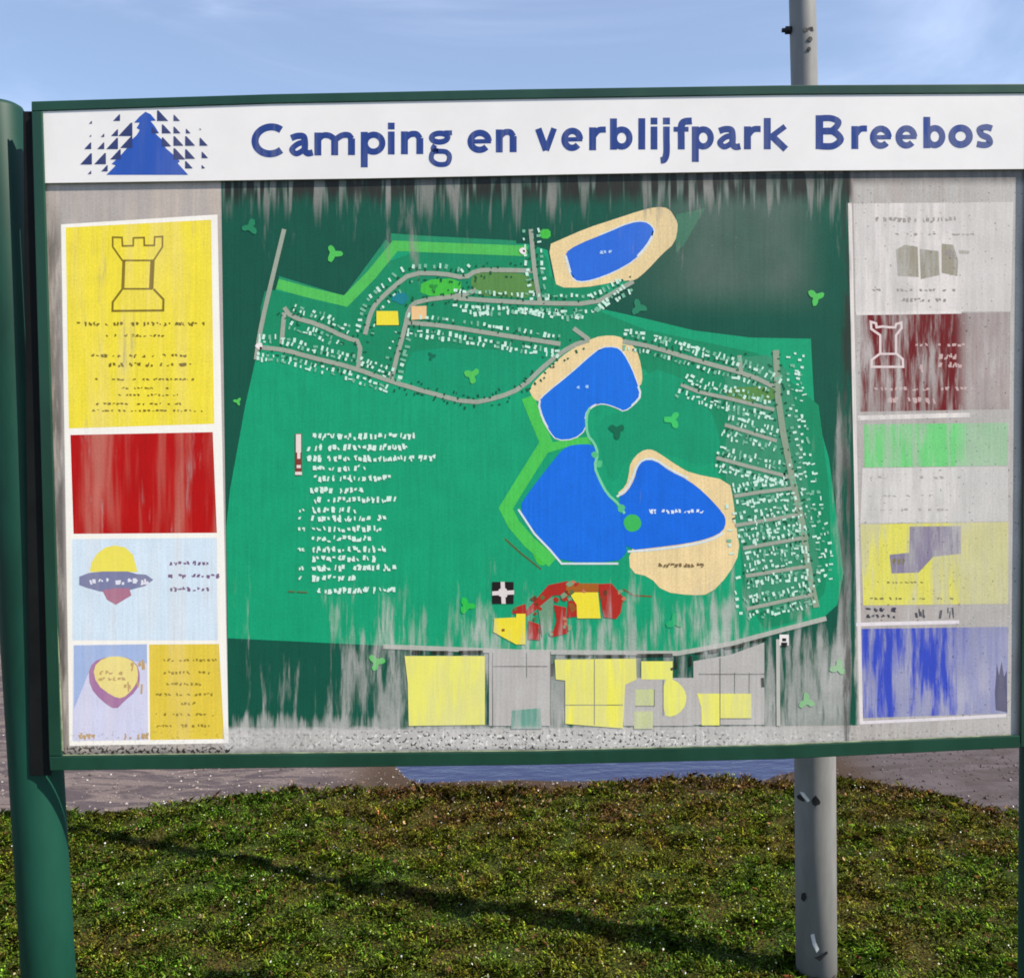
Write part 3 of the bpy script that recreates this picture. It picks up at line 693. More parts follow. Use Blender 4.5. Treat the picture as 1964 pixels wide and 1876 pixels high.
# ---- tiny illegible print: rows of worn marks
def marks(x0, x1, y, h=8, cw=6.5, slope=0.0, fill=0.8, rnd=None):
    out = []; xx = x0; R_ = rnd or random
    while xx < x1:
        if R_.random() < fill:
            for _ in range(R_.choice((1, 2, 2, 3))):
                w_ = R_.uniform(.25, .7) * cw; hh = R_.uniform(.25, .75) * h; ox = R_.uniform(0, cw - w_); oy = R_.uniform(0, h - hh)
                yy = y - h / 2 + oy + (xx - x0) * slope; sk = R_.uniform(-1.5, 1.5)
                out.append([(xx + ox + sk, yy), (xx + ox + w_ + sk, yy), (xx + ox + w_ - sk, yy + hh), (xx + ox - sk, yy + hh)])
        xx += cw
    return out
# a strongly stepped layer counter for the many small overlapping marks
def mark_print(name, polys, col, layer, parent, amount=0.6):
    o = print_mesh(name, polys, print_mat(col, amount), layer, parent, 0.00001, True); o['kind'] = 'stuff'
    return o

# ================================================================== MAP
mapp = grid_print('map_poster', (424, 344), (1628, 333), (1646, 1391), (438, 1402), print_mat((17, 84, 66)), 1, board, 24, 20)
def pr(name, polys, col, layer, amount=1.0, it=0, parent=None, step=0.0):
    if it: polys = [rounded(p, it) for p in polys]
    return print_mesh(name, polys, print_mat(col, amount), layer, parent or mapp, step)
FIELD = (20, 158, 112)
pr('green_field', [[(490, 690), (500, 640), (530, 552), (665, 588), (760, 470), (1010, 468), (1050, 480), (1062, 540), (1180, 545), (1225, 520), (1150, 592), (1240, 612), (1330, 634), (1440, 648), (1555, 650),
    (1562, 780), (1590, 880), (1606, 1000), (1618, 1100), (1606, 1160), (1575, 1188), (1500, 1204), (1400, 1232), (1300, 1249), (1000, 1246), (775, 1240), (437, 1224), (434, 1010), (441, 940), (470, 780)]], FIELD, 2)
pr('dark_field', [[(500, 560), (532, 556), (668, 592), (764, 474), (1010, 472), (1050, 485), (1055, 545), (1180, 548), (1130, 610), (1560, 700), (1600, 1010), (1575, 1180), (1430, 1215), (1412, 920), (1180, 640), (1000, 690), (800, 660), (770, 735), (500, 680)]], (22, 138, 96), 3, it=1)
pr('green_field_patch', [[(800, 668), (960, 672), (1085, 668), (1000, 745), (905, 768), (772, 735), (782, 690)], [(1238, 700), (1330, 735), (1385, 830), (1370, 905), (1255, 860), (1200, 880), (1180, 930), (1160, 900), (1140, 800), (1215, 790)]], (18, 150, 108), 4, it=1)
pr('teal_wedge', [[(750, 448), (800, 452), (990, 462), (990, 472), (750, 465)], [(535, 530), (660, 568), (740, 460), (750, 470), (665, 580), (535, 545)]], (36, 142, 100), 3)
HEDGE = (84, 190, 88)
pr('hedge_strip', ribbon([(532, 545), (590, 561), (663, 578), (712, 528), (758, 472), (830, 475), (1012, 482)], 20) + ribbon([(480, 436), (478, 437)], 12), HEDGE, 4, step=.00001)
pr('hedge_strip', ribbon([(1012, 762), (1030, 808), (1048, 850), (1010, 910), (970, 975), (985, 1005), (1015, 1040), (1060, 1078)], 24) + ribbon([(1045, 862), (1085, 850), (1132, 846)], 16), (76, 196, 84), 5, step=.00001)
pr('lawn_patch', [[(808, 537), (885, 534), (883, 566), (806, 569)], rect(1036, 440, 1056, 458), [(1020, 1058), (1048, 1062), (1046, 1086), (1030, 1082)]], (70, 190, 66), 5, it=1)
pr('olive_patch', [[(903, 525), (950, 518), (1028, 530), (1026, 572), (960, 570), (905, 566)], [(1380, 745), (1488, 740), (1492, 770), (1410, 770)]], (92, 140, 72), 5, it=1)
SAND = (238, 210, 156)
pr('sand_beach', [[(1051, 470.6), (1073, 461), (1123, 439), (1178, 421), (1233, 403), (1261, 397), (1283, 400), (1296.6, 421), (1300.7, 433), (1295, 466.5), (1269, 488.5), (1241.5, 519), (1216.7, 539.5), (1200, 538), (1161.6, 545), (1120, 552), (1068, 552), (1062.4, 527)]], SAND, 6, it=1)
pr('sand_beach', [[(1012.8, 744.7), (1051, 706), (1095.5, 670), (1139.6, 647), (1172.6, 643), (1194.7, 648), (1216.7, 665), (1226, 684), (1233, 722), (1229, 742), (1210, 742), (1150, 730), (1060, 750), (1040, 772), (1024, 767)]], SAND, 6, it=1)
pr('sand_beach', [[(1180, 950), (1201, 932), (1206, 910), (1209, 887), (1227.6, 866), (1246, 861), (1261.8, 867.7), (1298.6, 893), (1325, 908), (1398.6, 922), (1406.5, 958), (1412, 1011), (1419.7, 1058), (1398.6, 1101), (1361.8, 1140), (1325, 1142), (1272, 1135), (1246, 1106), (1209, 1098), (1206, 1058), (1240, 1020), (1240, 960)]], SAND, 6, it=1)
A_ = [(1083, 486), (1106.5, 470), (1164, 447), (1208, 428), (1236, 425), (1251, 435), (1255, 447), (1241.5, 472), (1216.7, 499.5), (1178, 521.6), (1137, 537), (1109, 541), (1095.5, 530), (1088.6, 505)]
B_ = [(1153, 667), (1181, 666), (1194.7, 676), (1211, 706), (1222, 735), (1230, 758.5), (1216.7, 775), (1197, 789), (1186, 783), (1164, 775), (1148, 774), (1131, 783), (1123, 797), (1123, 824), (1101, 842), (1068, 844), (1054, 827), (1040, 802), (1032, 772), (1046, 756), (1095, 717), (1128, 687)]
C_ = [(1098, 853), (1138, 852), (1146, 869), (1138, 893), (1146, 916), (1162, 948), (1183, 969), (1193, 995), (1196, 1021), (1203, 1054), (1199, 1064), (1183, 1078), (1077, 1078), (1056, 1053), (1025, 1021), (994, 975), (1017, 940), (1056, 890), (1080, 861)]
D_ = [(1233, 883), (1256, 883), (1283, 903), (1320, 921), (1351, 945), (1388, 985), (1393, 1001), (1387, 1019), (1362, 1032), (1320, 1042), (1259, 1050), (1204, 1056), (1196, 1021), (1193, 995), (1185, 956), (1204, 942), (1217, 919), (1222, 898)]
sc_ = lambda P, k: [(sum(p[0] for p in P) / len(P) + (x_ - sum(p[0] for p in P) / len(P)) * k, sum(p[1] for p in P) / len(P) + (y_ - sum(p[1] for p in P) / len(P)) * k) for x_, y_ in P]
pr('shore_line', ribbon(rounded(A_, 1)[3:] , 5) + ribbon(rounded(B_, 1), 4, True), (222, 226, 222), 7, step=.00001)
pr('lake', [A_], (44, 108, 214), 8, 0.8, it=1); pr('lake', [B_], (26, 112, 222), 8, 0.8, it=1); pr('lake', [C_], (24, 110, 222), 8, 0.9, it=1); pr('lake', [D_], (22, 106, 220), 9, 0.9, it=1)
pr('shore_line', ribbon(rounded([(1131, 783), (1124, 800), (1126, 835), (1140, 850), (1147, 870), (1140, 895), (1150, 920), (1165, 948), (1186, 966), (1198, 985)], 1, False), 5), (120, 205, 160), 10, 0.5, step=.00001)
pr('shore_line', ribbon([(994, 977), (1025, 1024), (1056, 1056), (1077, 1081), (1186, 1081)], 4) + ribbon(rounded([(1204, 1058), (1262, 1054), (1322, 1046), (1364, 1036), (1388, 1022)], 1, False), 4)
   + ribbon(rounded([(1183, 953), (1201, 940), (1214, 915), (1220, 896), (1233, 881), (1256, 880), (1284, 900), (1320, 918)], 1, False), 4), (214, 224, 226), 10, 0.6, step=.00001)
pr('islet', [blob(1213, 1003, 17, 14, .04)], (62, 182, 88), 11, 0.5)
pr('islet', [blob(1192, 974, 8, 8, .2), blob(1148, 890, 8, 8, .2), blob(1140, 872, 7, 8, .2)], (84, 188, 130), 11, 0.5)
pr('teal_wedge', [[(1297, 412), (1352, 400), (1312, 470), (1296, 485)]], (30, 116, 84), 3)
# roads
ROADS = [[(545, 440), (528, 510), (510, 585), (498, 640), (491, 690)], [(492, 666), (545, 671), (597, 686), (676, 705), (750, 732), (821, 753), (902, 774), (955, 763), (1000, 745), (1050, 696), (1095, 664), (1130, 652)],
    [(545, 590), (558, 608), (610, 622), (663, 648), (692, 656), (687, 705)], [(700, 642), (710, 603), (721, 582), (755, 550), (789, 524), (850, 525), (892, 534), (913, 519), (955, 518), (1030, 520)],
    [(750, 730), (763, 677), (776, 632), (784, 592), (802, 577), (887, 567), (913, 556)], [(781, 619), (850, 625), (955, 642), (1075, 660)], [(1018, 440), (1025, 520), (1036, 582)],
    [(870, 572), (955, 578), (1040, 582), (1140, 583), (1180, 560), (1215, 540)], [(1195, 655), (1250, 665), (1330, 690), (1440, 720), (1490, 745)], [(1418, 682), (1421, 715)],
    [(540, 660), (545, 600)], [(1100, 630), (1130, 652)]]
SPURS = [[(1306, 738), (1340, 752), (1400, 765), (1485, 786)], [(1390, 815), (1490, 846)], [(1374, 878), (1440, 896), (1515, 915)], [(1408, 952), (1450, 945), (1530, 935)], [(1410, 1008), (1470, 998), (1540, 985)], [(1425, 1052), (1550, 1030)],
    [(1430, 1105), (1555, 1085)], [(1432, 1168), (1560, 1140)]]
MAIN = [[(1488, 672), (1492, 760), (1502, 830), (1522, 930), (1540, 1010), (1552, 1100), (1566, 1165)]]
RC = (160, 166, 150)
for i_, r_ in enumerate(ROADS): pr('road', ribbon(rounded(r_, 1, False), 8.5), RC, 12 + .1 * i_, 0.8)
for i_, r_ in enumerate(SPURS): pr('road', ribbon(r_, 7), RC, 14 + .1 * i_, 0.8)
pr('road', ribbon(MAIN[0], 12), (144, 160, 136), 15, 0.8)
pr('road', ribbon([(735, 1240), (1000, 1250), (1300, 1253), (1400, 1235), (1500, 1208), (1585, 1186)], 9), (178, 180, 168), 15.2)
pr('footpath', ribbon([(968, 1033), (1000, 1062), (1038, 1092)], 3), (92, 96, 52), 6)
# caravan pitches: white ticks along the roads
ticks = []
def along(path, off, step, size, jit=1.6, prob=.9, stretch=1.4):
    for a_, b_ in zip(path[:-1], path[1:]):
        d_ = Vector((b_[0] - a_[0], b_[1] - a_[1])); L_ = d_.length
        if L_ < 1: continue
        d_.normalize(); n_ = Vector((-d_.y, d_.x)); s_3 = step * .3
        while s_3 < L_:
            if random.random() < prob:
                cx, cy = a_[0] + d_.x * s_3 + n_.x * off + random.uniform(-jit, jit), a_[1] + d_.y * s_3 + n_.y * off + random.uniform(-jit, jit)
                an = math.atan2(n_.y, n_.x) + random.choice((0, 0, 0, 1.57)) + random.uniform(-.25, .25); w_, h_ = size * random.uniform(.5, 1.1) * stretch / 2, size * random.uniform(.4, .85) / 2; ca, sa = math.cos(an), math.sin(an)
                ticks.append([(cx + x_ * ca - y_ * sa, cy + x_ * sa + y_ * ca) for x_, y_ in ((-w_, -h_), (w_, -h_), (w_, h_), (-w_, h_))])
            s_3 += step * random.uniform(.75, 1.25)
for r_ in [ROADS[1][:5], ROADS[2][1:4]]:
    for o__ in (-13, 13, 22, -22): along(r_, o__, 11, 6.5)
for r_ in [ROADS[3][:5]]: along(r_, -16, 11, 7.5, 2); along(r_, 14, 18, 5)
along(ROADS[3][4:8], -14, 13, 7); along(ROADS[4][:3], 14, 11, 8, 2); along(ROADS[4][:3], -16, 16, 5)
for o__ in (-14, 15, 24): along(ROADS[5], o__, 11, 7)
for o__ in (-15, 14): along(ROADS[6], o__, 13, 7); along(ROADS[7], o__, 10, 7)
along([(890, 600), (1000, 600), (1120, 610)], 0, 7, 8, 4); along([(890, 588), (1120, 604)], 0, 11, 6, 5)
along([(1128, 604), (1200, 548)], 0, 8, 7, 1); along([(1225, 560), (1290, 545)], 0, 500, 1)
for o__ in (-14, -22, 12): along(ROADS[8], o__, 10, 7)
for s_4 in SPURS:
    for o__ in (-11, 12, -20, 20): along(s_4, o__, 9.5, 6.5, 3)
for xx in range(7): along([(1430 + 4 * xx, 930 + xx * 36), (1548 + 3 * xx, 912 + xx * 36)], 0, 9, 6, 7)
for o__ in (20, 30, 42): along([(1512, 680), (1516, 800), (1540, 930), (1560, 1020), (1574, 1120)], -o__ + 18, 10, 6, 5)
along([(1385, 900), (1420, 1180)], 0, 14, 7, 5, .6)
random.shuffle(ticks)
mark_print('caravan_pitches', ticks[::3], (120, 184, 152), 16.5, mapp, 0.55); mark_print('caravan_pitches', ticks[1::3] + ticks[2::3], (202, 236, 218), 17, mapp, 0.55)
pr('campsite_ground', [[(1385, 690), (1500, 678), (1530, 800), (1560, 1000), (1580, 1150), (1440, 1190), (1415, 1000), (1385, 890), (1400, 800)]], (58, 144, 108), 4.6, it=1)
dk = []
for r_ in ROADS[1:10] + SPURS + MAIN:
    base_n = len(ticks); ticks = []; along(r_, -9, 9, 4.5, 5, .7); along(r_, 10, 9, 4.5, 5, .7); dk += ticks; ticks = []
mark_print('dark_marks', dk, (22, 92, 62), 16, mapp, 0.5)
# little trees and markers
LT = (82, 192, 88)
for k_, (x_, y_, c_) in enumerate([(640, 487, LT), (1565, 570, LT), (905, 720, LT), (1290, 805, (62, 196, 104)), (1608, 1280, LT), (1547, 1345, LT), (895, 1162, (46, 190, 76)), (722, 1270, LT), (1183, 826, (14, 104, 74)), (456, 770, LT), (480, 436, (40, 132, 92)), (1294, 1192, (40, 170, 110)), (1225, 590, (40, 130, 96)), (828, 683, (16, 110, 82)), (832, 551, (46, 150, 60))]):
    s_5 = 1.0 if x_ not in (456, 828, 832) else .5
    pr('tree_symbol', [[(x_ + s_5 * (12 + 5.5 * math.cos(3 * a_ + k_) + random.uniform(-1.5, 1.5)) * math.cos(a_), y_ + s_5 * (12 + 5.5 * math.cos(3 * a_ + k_) + random.uniform(-1.5, 1.5)) * math.sin(a_)) for a_ in [q * math.pi / 10 for q in range(20)]]], c_, 18, 0.7)
YEL = (240, 220, 58); PY_ = (236, 230, 112)
pr('building_symbol', [[(722, 597), (763, 597), (765, 624), (722, 624)]], YEL, 18, 0.5)
pr('clubhouse_symbol', [[(789, 588), (818, 587), (818, 612), (789, 614)]], (240, 196, 140), 18, 0.5)
pr('pool_symbol', [blob(768, 572, 14, 9, .3)], (26, 130, 140), 11, 0.6)
pr('gate_marker', [blob(1003, 482, 7, 8, .2), blob(497, 664, 7, 8, .2)], (240, 228, 226), 18, 0.3)
pr('gate_marker', [blob(1005, 482, 2.5, 6, .2), blob(500, 668, 3, 6, .2)], (60, 40, 40), 18.6, 0.3)
# park centre
pr('park_centre', [[(1010, 1170), (1052, 1122), (1090, 1114), (1100, 1140), (1060, 1142), (1025, 1172), (1006, 1184)], [(1147, 1120), (1173, 1119), (1196, 1146), (1190, 1176), (1182, 1187), (1158, 1184)],
   [(1062, 1160), (1086, 1165), (1088, 1215), (1058, 1222), (1068, 1190)], [(1014, 1190), (1036, 1198), (1036, 1228), (1013, 1226)], [(985, 1166), (1008, 1158), (1010, 1180), (982, 1176)], [(1090, 1150), (1106, 1155), (1108, 1182), (1088, 1185)]], (176, 44, 34), 18, 0.75)
pr('park_centre', [[(1086, 1119), (1148, 1119), (1148, 1136), (1086, 1136)]], (168, 96, 36), 18.5, 0.7)
pr('building_symbol', [[(1091, 1136), (1147, 1136), (1152, 1186), (1107, 1186), (1106, 1160)], [(948, 1186), (990, 1184), (990, 1177), (1008, 1177), (1008, 1236), (990, 1236), (946, 1212)]], YEL, 19, 0.5)
for k_ in range(34):
    fx, fy = random.choice([(1075, 1150), (1030, 1160), (1075, 1200), (1020, 1205), (1175, 1150), (1100, 1125), (1000, 1170)]); fx += random.uniform(-22, 22); fy += random.uniform(-18, 18)
    pr('park_detail', [blob(fx, fy, random.uniform(2.5, 6), 6, .45)], random.choice([(176, 48, 36), (150, 60, 40), (96, 110, 60), (200, 120, 90), (110, 60, 36), (128, 156, 120)]), 20 + k_ * .05, 0.6)
pr('park_detail', [rect(962, 1206, 968, 1211), [(1090, 1158), (1098, 1156), (1106, 1168), (1096, 1176)]], (150, 90, 40), 22, .5)
pr('footpath', ribbon([(1195, 1130), (1215, 1142), (1250, 1144)], 3), (120, 90, 50), 6)
pr('park_path', [[(1030, 1146), (1062, 1146), (1060, 1200), (1040, 1222), (1034, 1180)]], (112, 152, 122), 17.2, 0.9)
pr('windmill_symbol', [rect(944, 1116, 985, 1158)], (34, 26, 28), 18.4, 0.6)
pr('windmill_symbol', [[(960, 1116), (968, 1116), (970, 1158), (962, 1158)], [(944, 1134), (986, 1132), (986, 1140), (944, 1142)], blob(965, 1137, 10, 8, .2)], (226, 212, 210), 19, 0.4, step=.00002)
# bottom halls
pr('car_park', [[(938, 1248), (1056, 1248), (1056, 1392), (938, 1392)], [(1330, 1268), (1400, 1256), (1466, 1232), (1466, 1390), (1330, 1390)], [(1196, 1300), (1330, 1300), (1330, 1392), (1196, 1392)]], (186, 180, 175), 16.4, 0.8)
pr('hall_symbol', [[(776, 1258), (930, 1258), (930, 1390), (784, 1392), (782, 1310)]], PY_, 19, 0.35)
pr('hall_symbol', [[(1064, 1265), (1220, 1263), (1221, 1303), (1199, 1313), (1195, 1397), (1084, 1388), (1084, 1305), (1066, 1303)]], (240, 232, 96), 19, 0.4)
pr('hall_symbol', [rect(1230, 1268, 1290, 1303), rounded([(1272, 1300), (1295, 1304), (1312, 1320), (1318, 1340), (1310, 1362), (1290, 1375), (1272, 1372)], 1)], (236, 232, 110), 19.4, 0.4)
pr('hall_symbol', [rect(1218, 1322, 1255, 1354), rect(1216, 1364, 1252, 1398)], (206, 212, 130), 19, 0.7)
pr('hall_symbol', [[(1337, 1330), (1441, 1330), (1441, 1378), (1381, 1379), (1381, 1391), (1346, 1391), (1345, 1356)]], PY_, 19, 0.4)
pr('pond_symbol', [[(982, 1362), (1037, 1358), (1039, 1398), (980, 1398)]], (106, 160, 142), 19, 0.8)
fine_l = []
for a_, b_ in [((945, 1252), (945, 1392)), ((1056, 1250), (1056, 1390)), ((1010, 1252), (1010, 1300)), ((945, 1278), (1050, 1278)), ((1084, 1352), (1195, 1352)), ((1340, 1293), (1466, 1293)), ((1381, 1262), (1381, 1391)), ((1409, 1290), (1409, 1330)), ((1437, 1290), (1437, 1330)), ((1381, 1378), (1441, 1378)), ((1272, 1304), (1272, 1372)), ((1255, 1322), (1255, 1354)), ((1218, 1354), (1255, 1354)), ((1140, 1265), (1140, 1390))]:
    fine_l += ribbon([a_, b_], 1.6)
pr('plot_lines', fine_l, (104, 104, 96), 20, 0.5, step=.00001)
pr('plot_edge', ribbon([(790, 1251), (810, 1251)], 6) + ribbon([(828, 1251), (860, 1251)], 6) + ribbon([(880, 1251), (926, 1250)], 6) + ribbon([(1085, 1258), (1130, 1258)], 4) + ribbon([(1145, 1258), (1200, 1258)], 5) + ribbon([(1222, 1257), (1290, 1256)], 6) + ribbon([(1297, 1258), (1297, 1280), (1286, 1284)], 5)
   + ribbon([(1324, 1258), (1324, 1278)], 5) + ribbon([(1335, 1253), (1350, 1251)], 4) + ribbon([(1360, 1250), (1378, 1247)], 7) + ribbon([(1390, 1243), (1425, 1238), (1428, 1232)], 5) + ribbon([(1440, 1231), (1470, 1226)], 4) + ribbon([(1462, 1300), (1463, 1318)], 6) + ribbon([(1059, 1272), (1059, 1296)], 5), (36, 42, 30), 20.6, 0.5, step=.00001)
pr('flag_post', ribbon([(1492, 1226), (1493, 1392)], 7), (190, 188, 178), 20, 0.6)
pr('gate_marker', [rect(1495, 1217, 1513, 1238)], (236, 230, 226), 20, 0.3); pr('gate_marker', [rect(1500, 1224, 1508, 1230), rect(1498, 1232, 1510, 1240)], (36, 30, 30), 20.4, 0.3)
mark_print('beach_caption', marks(1262, 1345, 1084, 9, 8), (128, 104, 70), 18, mapp)
mark_print('lake_caption', marks(1245, 1348, 981, 9, 8), (216, 230, 246), 18, mapp)
mark_print('lake_caption', marks(1150, 1170, 484, 8, 8), (170, 200, 240), 18, mapp); mark_print('lake_caption', marks(1098, 1130, 742, 9, 8), (150, 196, 246), 18, mapp)
# legend
LG = [(838, 589, 802), (859, 589, 776), (880, 589, 831), (899, 589, 697), (918.6, 589, 747), (941, 592, 689), (959, 597, 758), (979, 597, 681), (995, 597, 739), (1014.7, 597, 729), (1034, 597, 710), (1054, 597, 734), (1072.6, 597, 718), (1089.7, 597, 760), (1109, 597, 681), (1133, 608, 758)]
lg = []; kn = []
for i_, (y_, a_, b_) in enumerate(LG):
    lg += marks(a_, b_, y_, 14, 9.6, -0.006, .95)
    if i_ > 6 and i_ != 15: kn += marks(571, 585, y_, 9, 7)
mark_print('legend_text', lg, (212, 238, 224), 18, mapp, 0.35); mark_print('legend_numbers', kn, (206, 236, 216), 18, mapp, 0.35)
pr('legend_symbol', [rect(566, 832, 579, 912)], (128, 60, 50), 17, 0.4); pr('legend_symbol', [rect(567.5, 833, 577.5, 868), rect(570, 868, 576, 880), rect(569, 892, 577, 898), rect(566, 905, 579, 911)], (232, 216, 208), 18, 0.3)
pr('legend_symbol', ribbon([(553, 1134), (566, 1135)], 2.5) + ribbon([(570, 1135), (590, 1136)], 2.5), (100, 104, 60), 17, 0.3)
# ================================================================== ADVERTS
WB = (248, 242, 232)
def advert(label, TL, TR, BR, BL, col, amount=1.0, layer=2):
    o = grid_print('advert_poster', TL, TR, BR, BL, print_mat(col, amount), layer, board, 6, 8); o['label'] = label; return o
strip = grid_print('white_border', (117, 431), (417, 412), (438.5, 1425), (133, 1430), print_mat(WB, 0.35), 1.4, board, 4, 16)
ya = advert('yellow advert with a chess rook drawing', (126, 437), (405, 422), (411, 813), (132, 822), (244, 222, 62), 0.8)
ROOK = [(530, 260), (530, 330), (600, 430), (830, 430), (895, 330), (895, 255), (838, 258), (835, 320), (762, 320), (760, 262), (682, 265), (680, 322), (602, 324), (598, 262)]
f5 = lambda p: (77.5 + p[0] / 3.822, 387.6 + p[1] / 3.822)
rk = ribbon([f5(p) for p in ROOK], 3.4, True)
print_mesh('rook_emblem', rk + ribbon([f5((612, 432)), f5((604, 640))], 6) + ribbon([f5((822, 432)), f5((812, 640))], 8.5) + ribbon([f5((600, 638)), f5((820, 638))], 3.5) + ribbon([f5(p) for p in [(600, 640), (530, 735), (528, 800), (900, 796), (902, 715), (830, 640)]], 4.2, False), print_mat((132, 112, 24), 0.5), 3, ya, .00001, True)
tx = marks(147, 393, 622, 9, 7.5, 0, .8) + marks(203, 312, 644, 6, 7) + marks(175, 352, 683, 8, 8, 0, .75) + marks(175, 362, 700, 9, 8, 0, .75) + marks(182, 372, 728, 5, 8, 0, .6) + marks(226, 326, 745, 5, 7, 0, .6) + marks(226, 352, 758, 5, 7, 0, .7) + marks(182, 352, 775, 5, 8, 0, .7) + marks(177, 396, 788, 5, 8, 0, .75)
mark_print('advert_text', tx, (122, 104, 26), 3, ya, 0.4)
ra = advert('plain red advert with pale run marks', (135, 834.5), (408, 829), (416, 1022), (141, 1024), (182, 8, 6), 0.9)
lb = advert('light blue advert with a yellow half sun', (138, 1034), (416, 1031.5), (418, 1228), (139, 1228), (214, 228, 240), 0.7)
print_mesh('sun_picture', [[(172, 1097), (176, 1078), (186, 1062), (202, 1050), (220, 1046), (240, 1050), (255, 1064), (264, 1097)]], print_mat((240, 224, 92), 0.4), 3, lb)
print_mesh('badge', [[(152, 1106), (170, 1099), (196, 1096), (245, 1096), (262, 1101), (280, 1102), (294, 1112), (278, 1124), (255, 1130), (225, 1138), (190, 1134), (165, 1127), (152, 1122)]], print_mat((126, 128, 162), 0.5), 3.5, lb)
print_mesh('badge', [[(196, 1132), (222, 1128), (248, 1128), (252, 1142), (222, 1160), (205, 1150)]], print_mat((176, 118, 140), 0.5), 4, lb)
mark_print('badge_text', marks(166, 282, 1116, 14, 11, 0, .95), (228, 226, 236), 4.4, lb, 0.3)
mark_print('advert_text', marks(322, 396, 1080, 9, 9) + marks(322, 414, 1105, 10, 9) + marks(322, 398, 1130, 10, 9, 0, .9), (122, 92, 128), 3, lb, 0.3)
pa = advert('pale lilac advert with a round yellow drawing', (141, 1237), (282, 1235), (284, 1419), (139, 1421), (212, 210, 232), 0.6)
print_mesh('sky_tint', [[(141.5, 1238), (282, 1236), (282, 1272), (225, 1262), (170, 1290), (142, 1360)]], print_mat((166, 184, 222), 0.6), 2.6, pa)
print_mesh('round_picture', [rounded([(170, 1280), (190, 1262), (235, 1258), (262, 1270), (270, 1300), (262, 1325), (238, 1345), (222, 1362), (196, 1345), (172, 1318)], 1)], print_mat((170, 120, 160), 0.5), 3, pa)
print_mesh('round_picture', [rounded([(178, 1280), (200, 1260), (235, 1258), (262, 1272), (266, 1300), (255, 1322), (235, 1340), (215, 1335), (185, 1312)], 1)], print_mat((238, 218, 136), 0.5), 3.5, pa)
mark_print('drawing_marks', marks(190, 235, 1290, 9, 9) + marks(188, 236, 1302, 7, 9) + marks(250, 274, 1275, 26, 7) + marks(236, 270, 1318, 26, 8) + marks(150, 280, 1412, 14, 8, 0, .6), (196, 160, 110), 4, pa, 0.4)
ga2 = advert('golden yellow advert with faint text lines', (286, 1236), (420, 1235), (430, 1417), (288, 1419), (230, 200, 70), 0.7)
mark_print('advert_text', sum([marks(a_, b_, y_, 7, 7.5, 0, .8) for a_, b_, y_ in ((298, 414, 1266), (298, 400, 1290), (312, 380, 1312), (298, 410, 1332), (345, 372, 1349), (298, 408, 1370), (300, 400, 1392))], []), (150, 128, 48), 3, ga2, 0.4)
# right column
wa = advert('off-white advert with a small grey picture', (1637, 391), (1944, 388), (1938, 598), (1641, 599), (226, 217, 212), 0.75)
print_mesh('border_line', ribbon([(1630, 390), (1652, 1388)], 7), print_mat((232, 222, 216), 0.5), 2.2, board).name = 'white_border'
print_mesh('house_picture', [[(1718, 480), (1735, 470), (1760, 474), (1762, 532), (1722, 530)], [(1764, 478), (1800, 482), (1802, 528), (1766, 536)], [(1806, 468), (1828, 470), (1838, 500), (1836, 530), (1806, 524)], [(1838, 480), (1860, 482), (1858, 488), (1840, 487)]], print_mat((158, 150, 132), 0.9), 3, wa)
mark_print('advert_text', marks(1676, 1836, 422, 12, 9, 0, .85) + marks(1698, 1862, 450, 5, 9, 0, .6) + marks(1662, 1830, 557, 6, 9, 0, .6) + marks(1728, 1815, 576, 8, 8, 0, .8) + marks(1810, 1828, 490, 26, 8), (150, 140, 134), 3, wa, 0.5)
rd = advert('faded dark red advert with a white rook outline', (1650, 604), (1938, 599), (1936, 785), (1650, 790), (112, 18, 22), 1.0)
f7 = lambda p: (1602 + p[0] / 3.30, 310 + p[1] / 3.30)
print_mesh('rook_emblem', ribbon([f7(p) for p in [(225, 1015), (228, 1060), (285, 1100), (285, 1215), (232, 1255), (230, 1300), (430, 1300), (428, 1252), (385, 1215), (385, 1100), (420, 1055), (418, 1020), (385, 1030), (380, 1050), (345, 1050), (300, 1045), (262, 1050), (258, 1025)]], 4.5, True) + ribbon([f7((285, 1218)), f7((385, 1218))], 4), print_mat((228, 206, 204), 0.35), 3, rd, .00001, True)
mark_print('advert_text', marks(1668, 1860, 746, 8, 9, 0, .8) + marks(1700, 1790, 768, 14, 12, 0, .9) + marks(1745, 1850, 662, 7, 9, 0, .6) + marks(1800, 1835, 684, 12, 9) + marks(1800, 1840, 700, 12, 9) + marks(1762, 1780, 705, 20, 9), (204, 170, 166), 3, rd, 0.6)
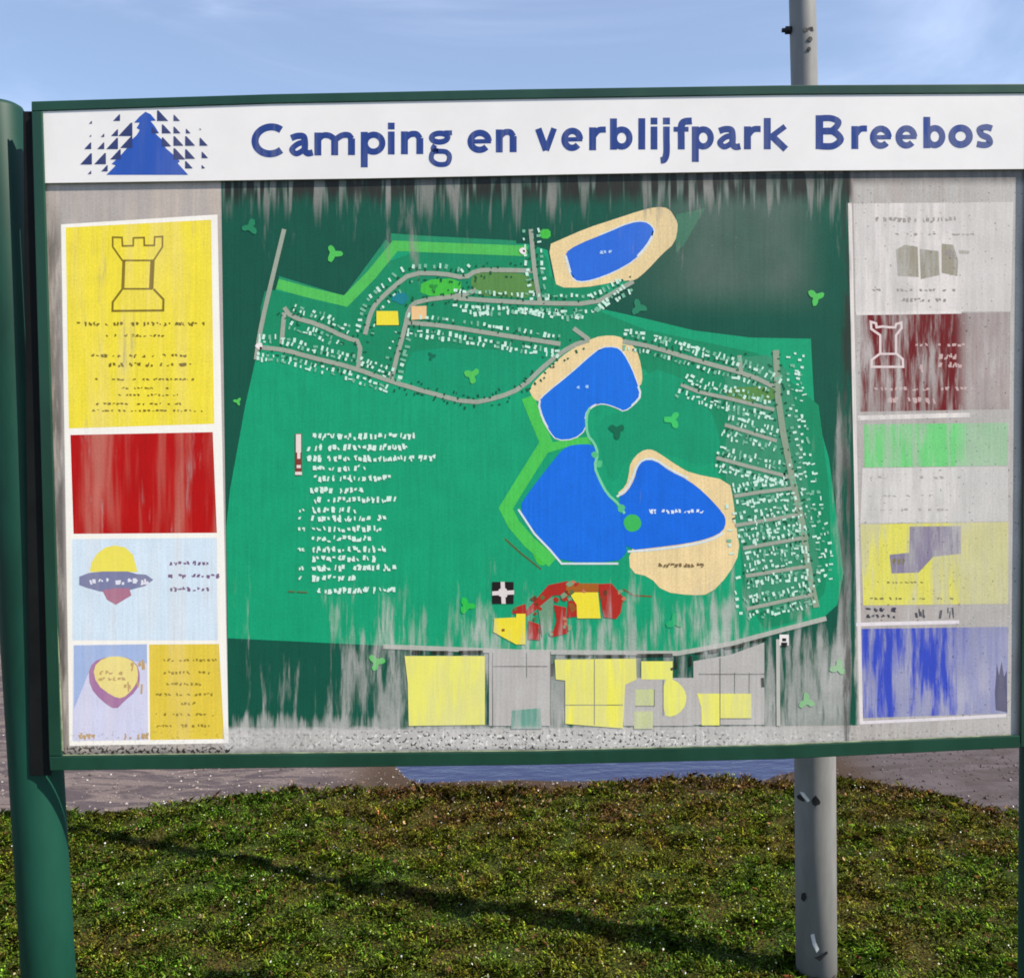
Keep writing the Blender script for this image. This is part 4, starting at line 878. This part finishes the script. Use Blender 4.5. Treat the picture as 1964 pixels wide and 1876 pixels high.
gr = advert('pale green advert above blank white sheet', (1657, 814), (1934, 811), (1932, 893), (1658, 897), (116, 208, 126), 0.85)
wb = advert('blank white sheet with faint grey lines', (1654, 898), (1933, 895), (1934, 1000), (1650, 1004), (218, 212, 206), 0.8)
mark_print('advert_text', marks(1665, 1840, 916, 6, 9, 0, .5) + marks(1665, 1840, 951, 5, 9, 0, .35) + marks(1678, 1836, 978, 6, 9, 0, .5), (170, 164, 158), 3, wb, 0.5)
yb = advert('faded yellow advert with a purple grey shape', (1650, 1005.5), (1934, 1001), (1934, 1158), (1656, 1161), (226, 218, 100), 0.8)
print_mesh('grey_shape', [[(1745, 1010), (1843, 1009), (1843, 1062), (1790, 1068), (1762, 1098), (1710, 1100), (1706, 1064), (1744, 1060)]], print_mat((140, 130, 152), 0.9), 3, yb)
mark_print('advert_text', marks(1668, 1830, 1148, 5, 9, 0, .7) + marks(1698, 1770, 1117, 4, 9, 0, .8) + marks(1712, 1740, 1075, 20, 8), (130, 122, 70), 3.6, yb, 0.5)
mark_print('worn_lettering', marks(1660, 1712, 1170, 10, 12, 0, .9) + marks(1660, 1716, 1182, 8, 10) + marks(1742, 1770, 1175, 22, 9) + marks(1800, 1828, 1176, 22, 8), (62, 60, 72), 2.4, board, 0.4)
bl = advert('blue advert washed out to lilac on its right', (1652, 1206), (1934, 1202), (1932, 1368), (1654, 1377), (58, 78, 190), 0.85)
print_mesh('dark_blue_rest', [[(1912, 1272), (1916, 1295), (1921, 1268), (1926, 1298), (1931, 1285), (1932, 1366), (1910, 1362), (1908, 1330)]], print_mat((22, 22, 92), 0.3), 3, bl)
print_mesh('white_border', ribbon([(1642, 1198), (1700, 1196), (1840, 1193)], 7) + ribbon([(1650, 1386), (1760, 1381), (1840, 1377), (1930, 1372)], 6), print_mat((232, 222, 226), 0.3), 2.6, board, .00001)
print_mesh('white_border', ribbon([(1641, 602), (1844, 599)], 6) + ribbon([(1645, 802), (1860, 796)], 9), print_mat((232, 222, 216), 0.6), 2.7, board, .00001)
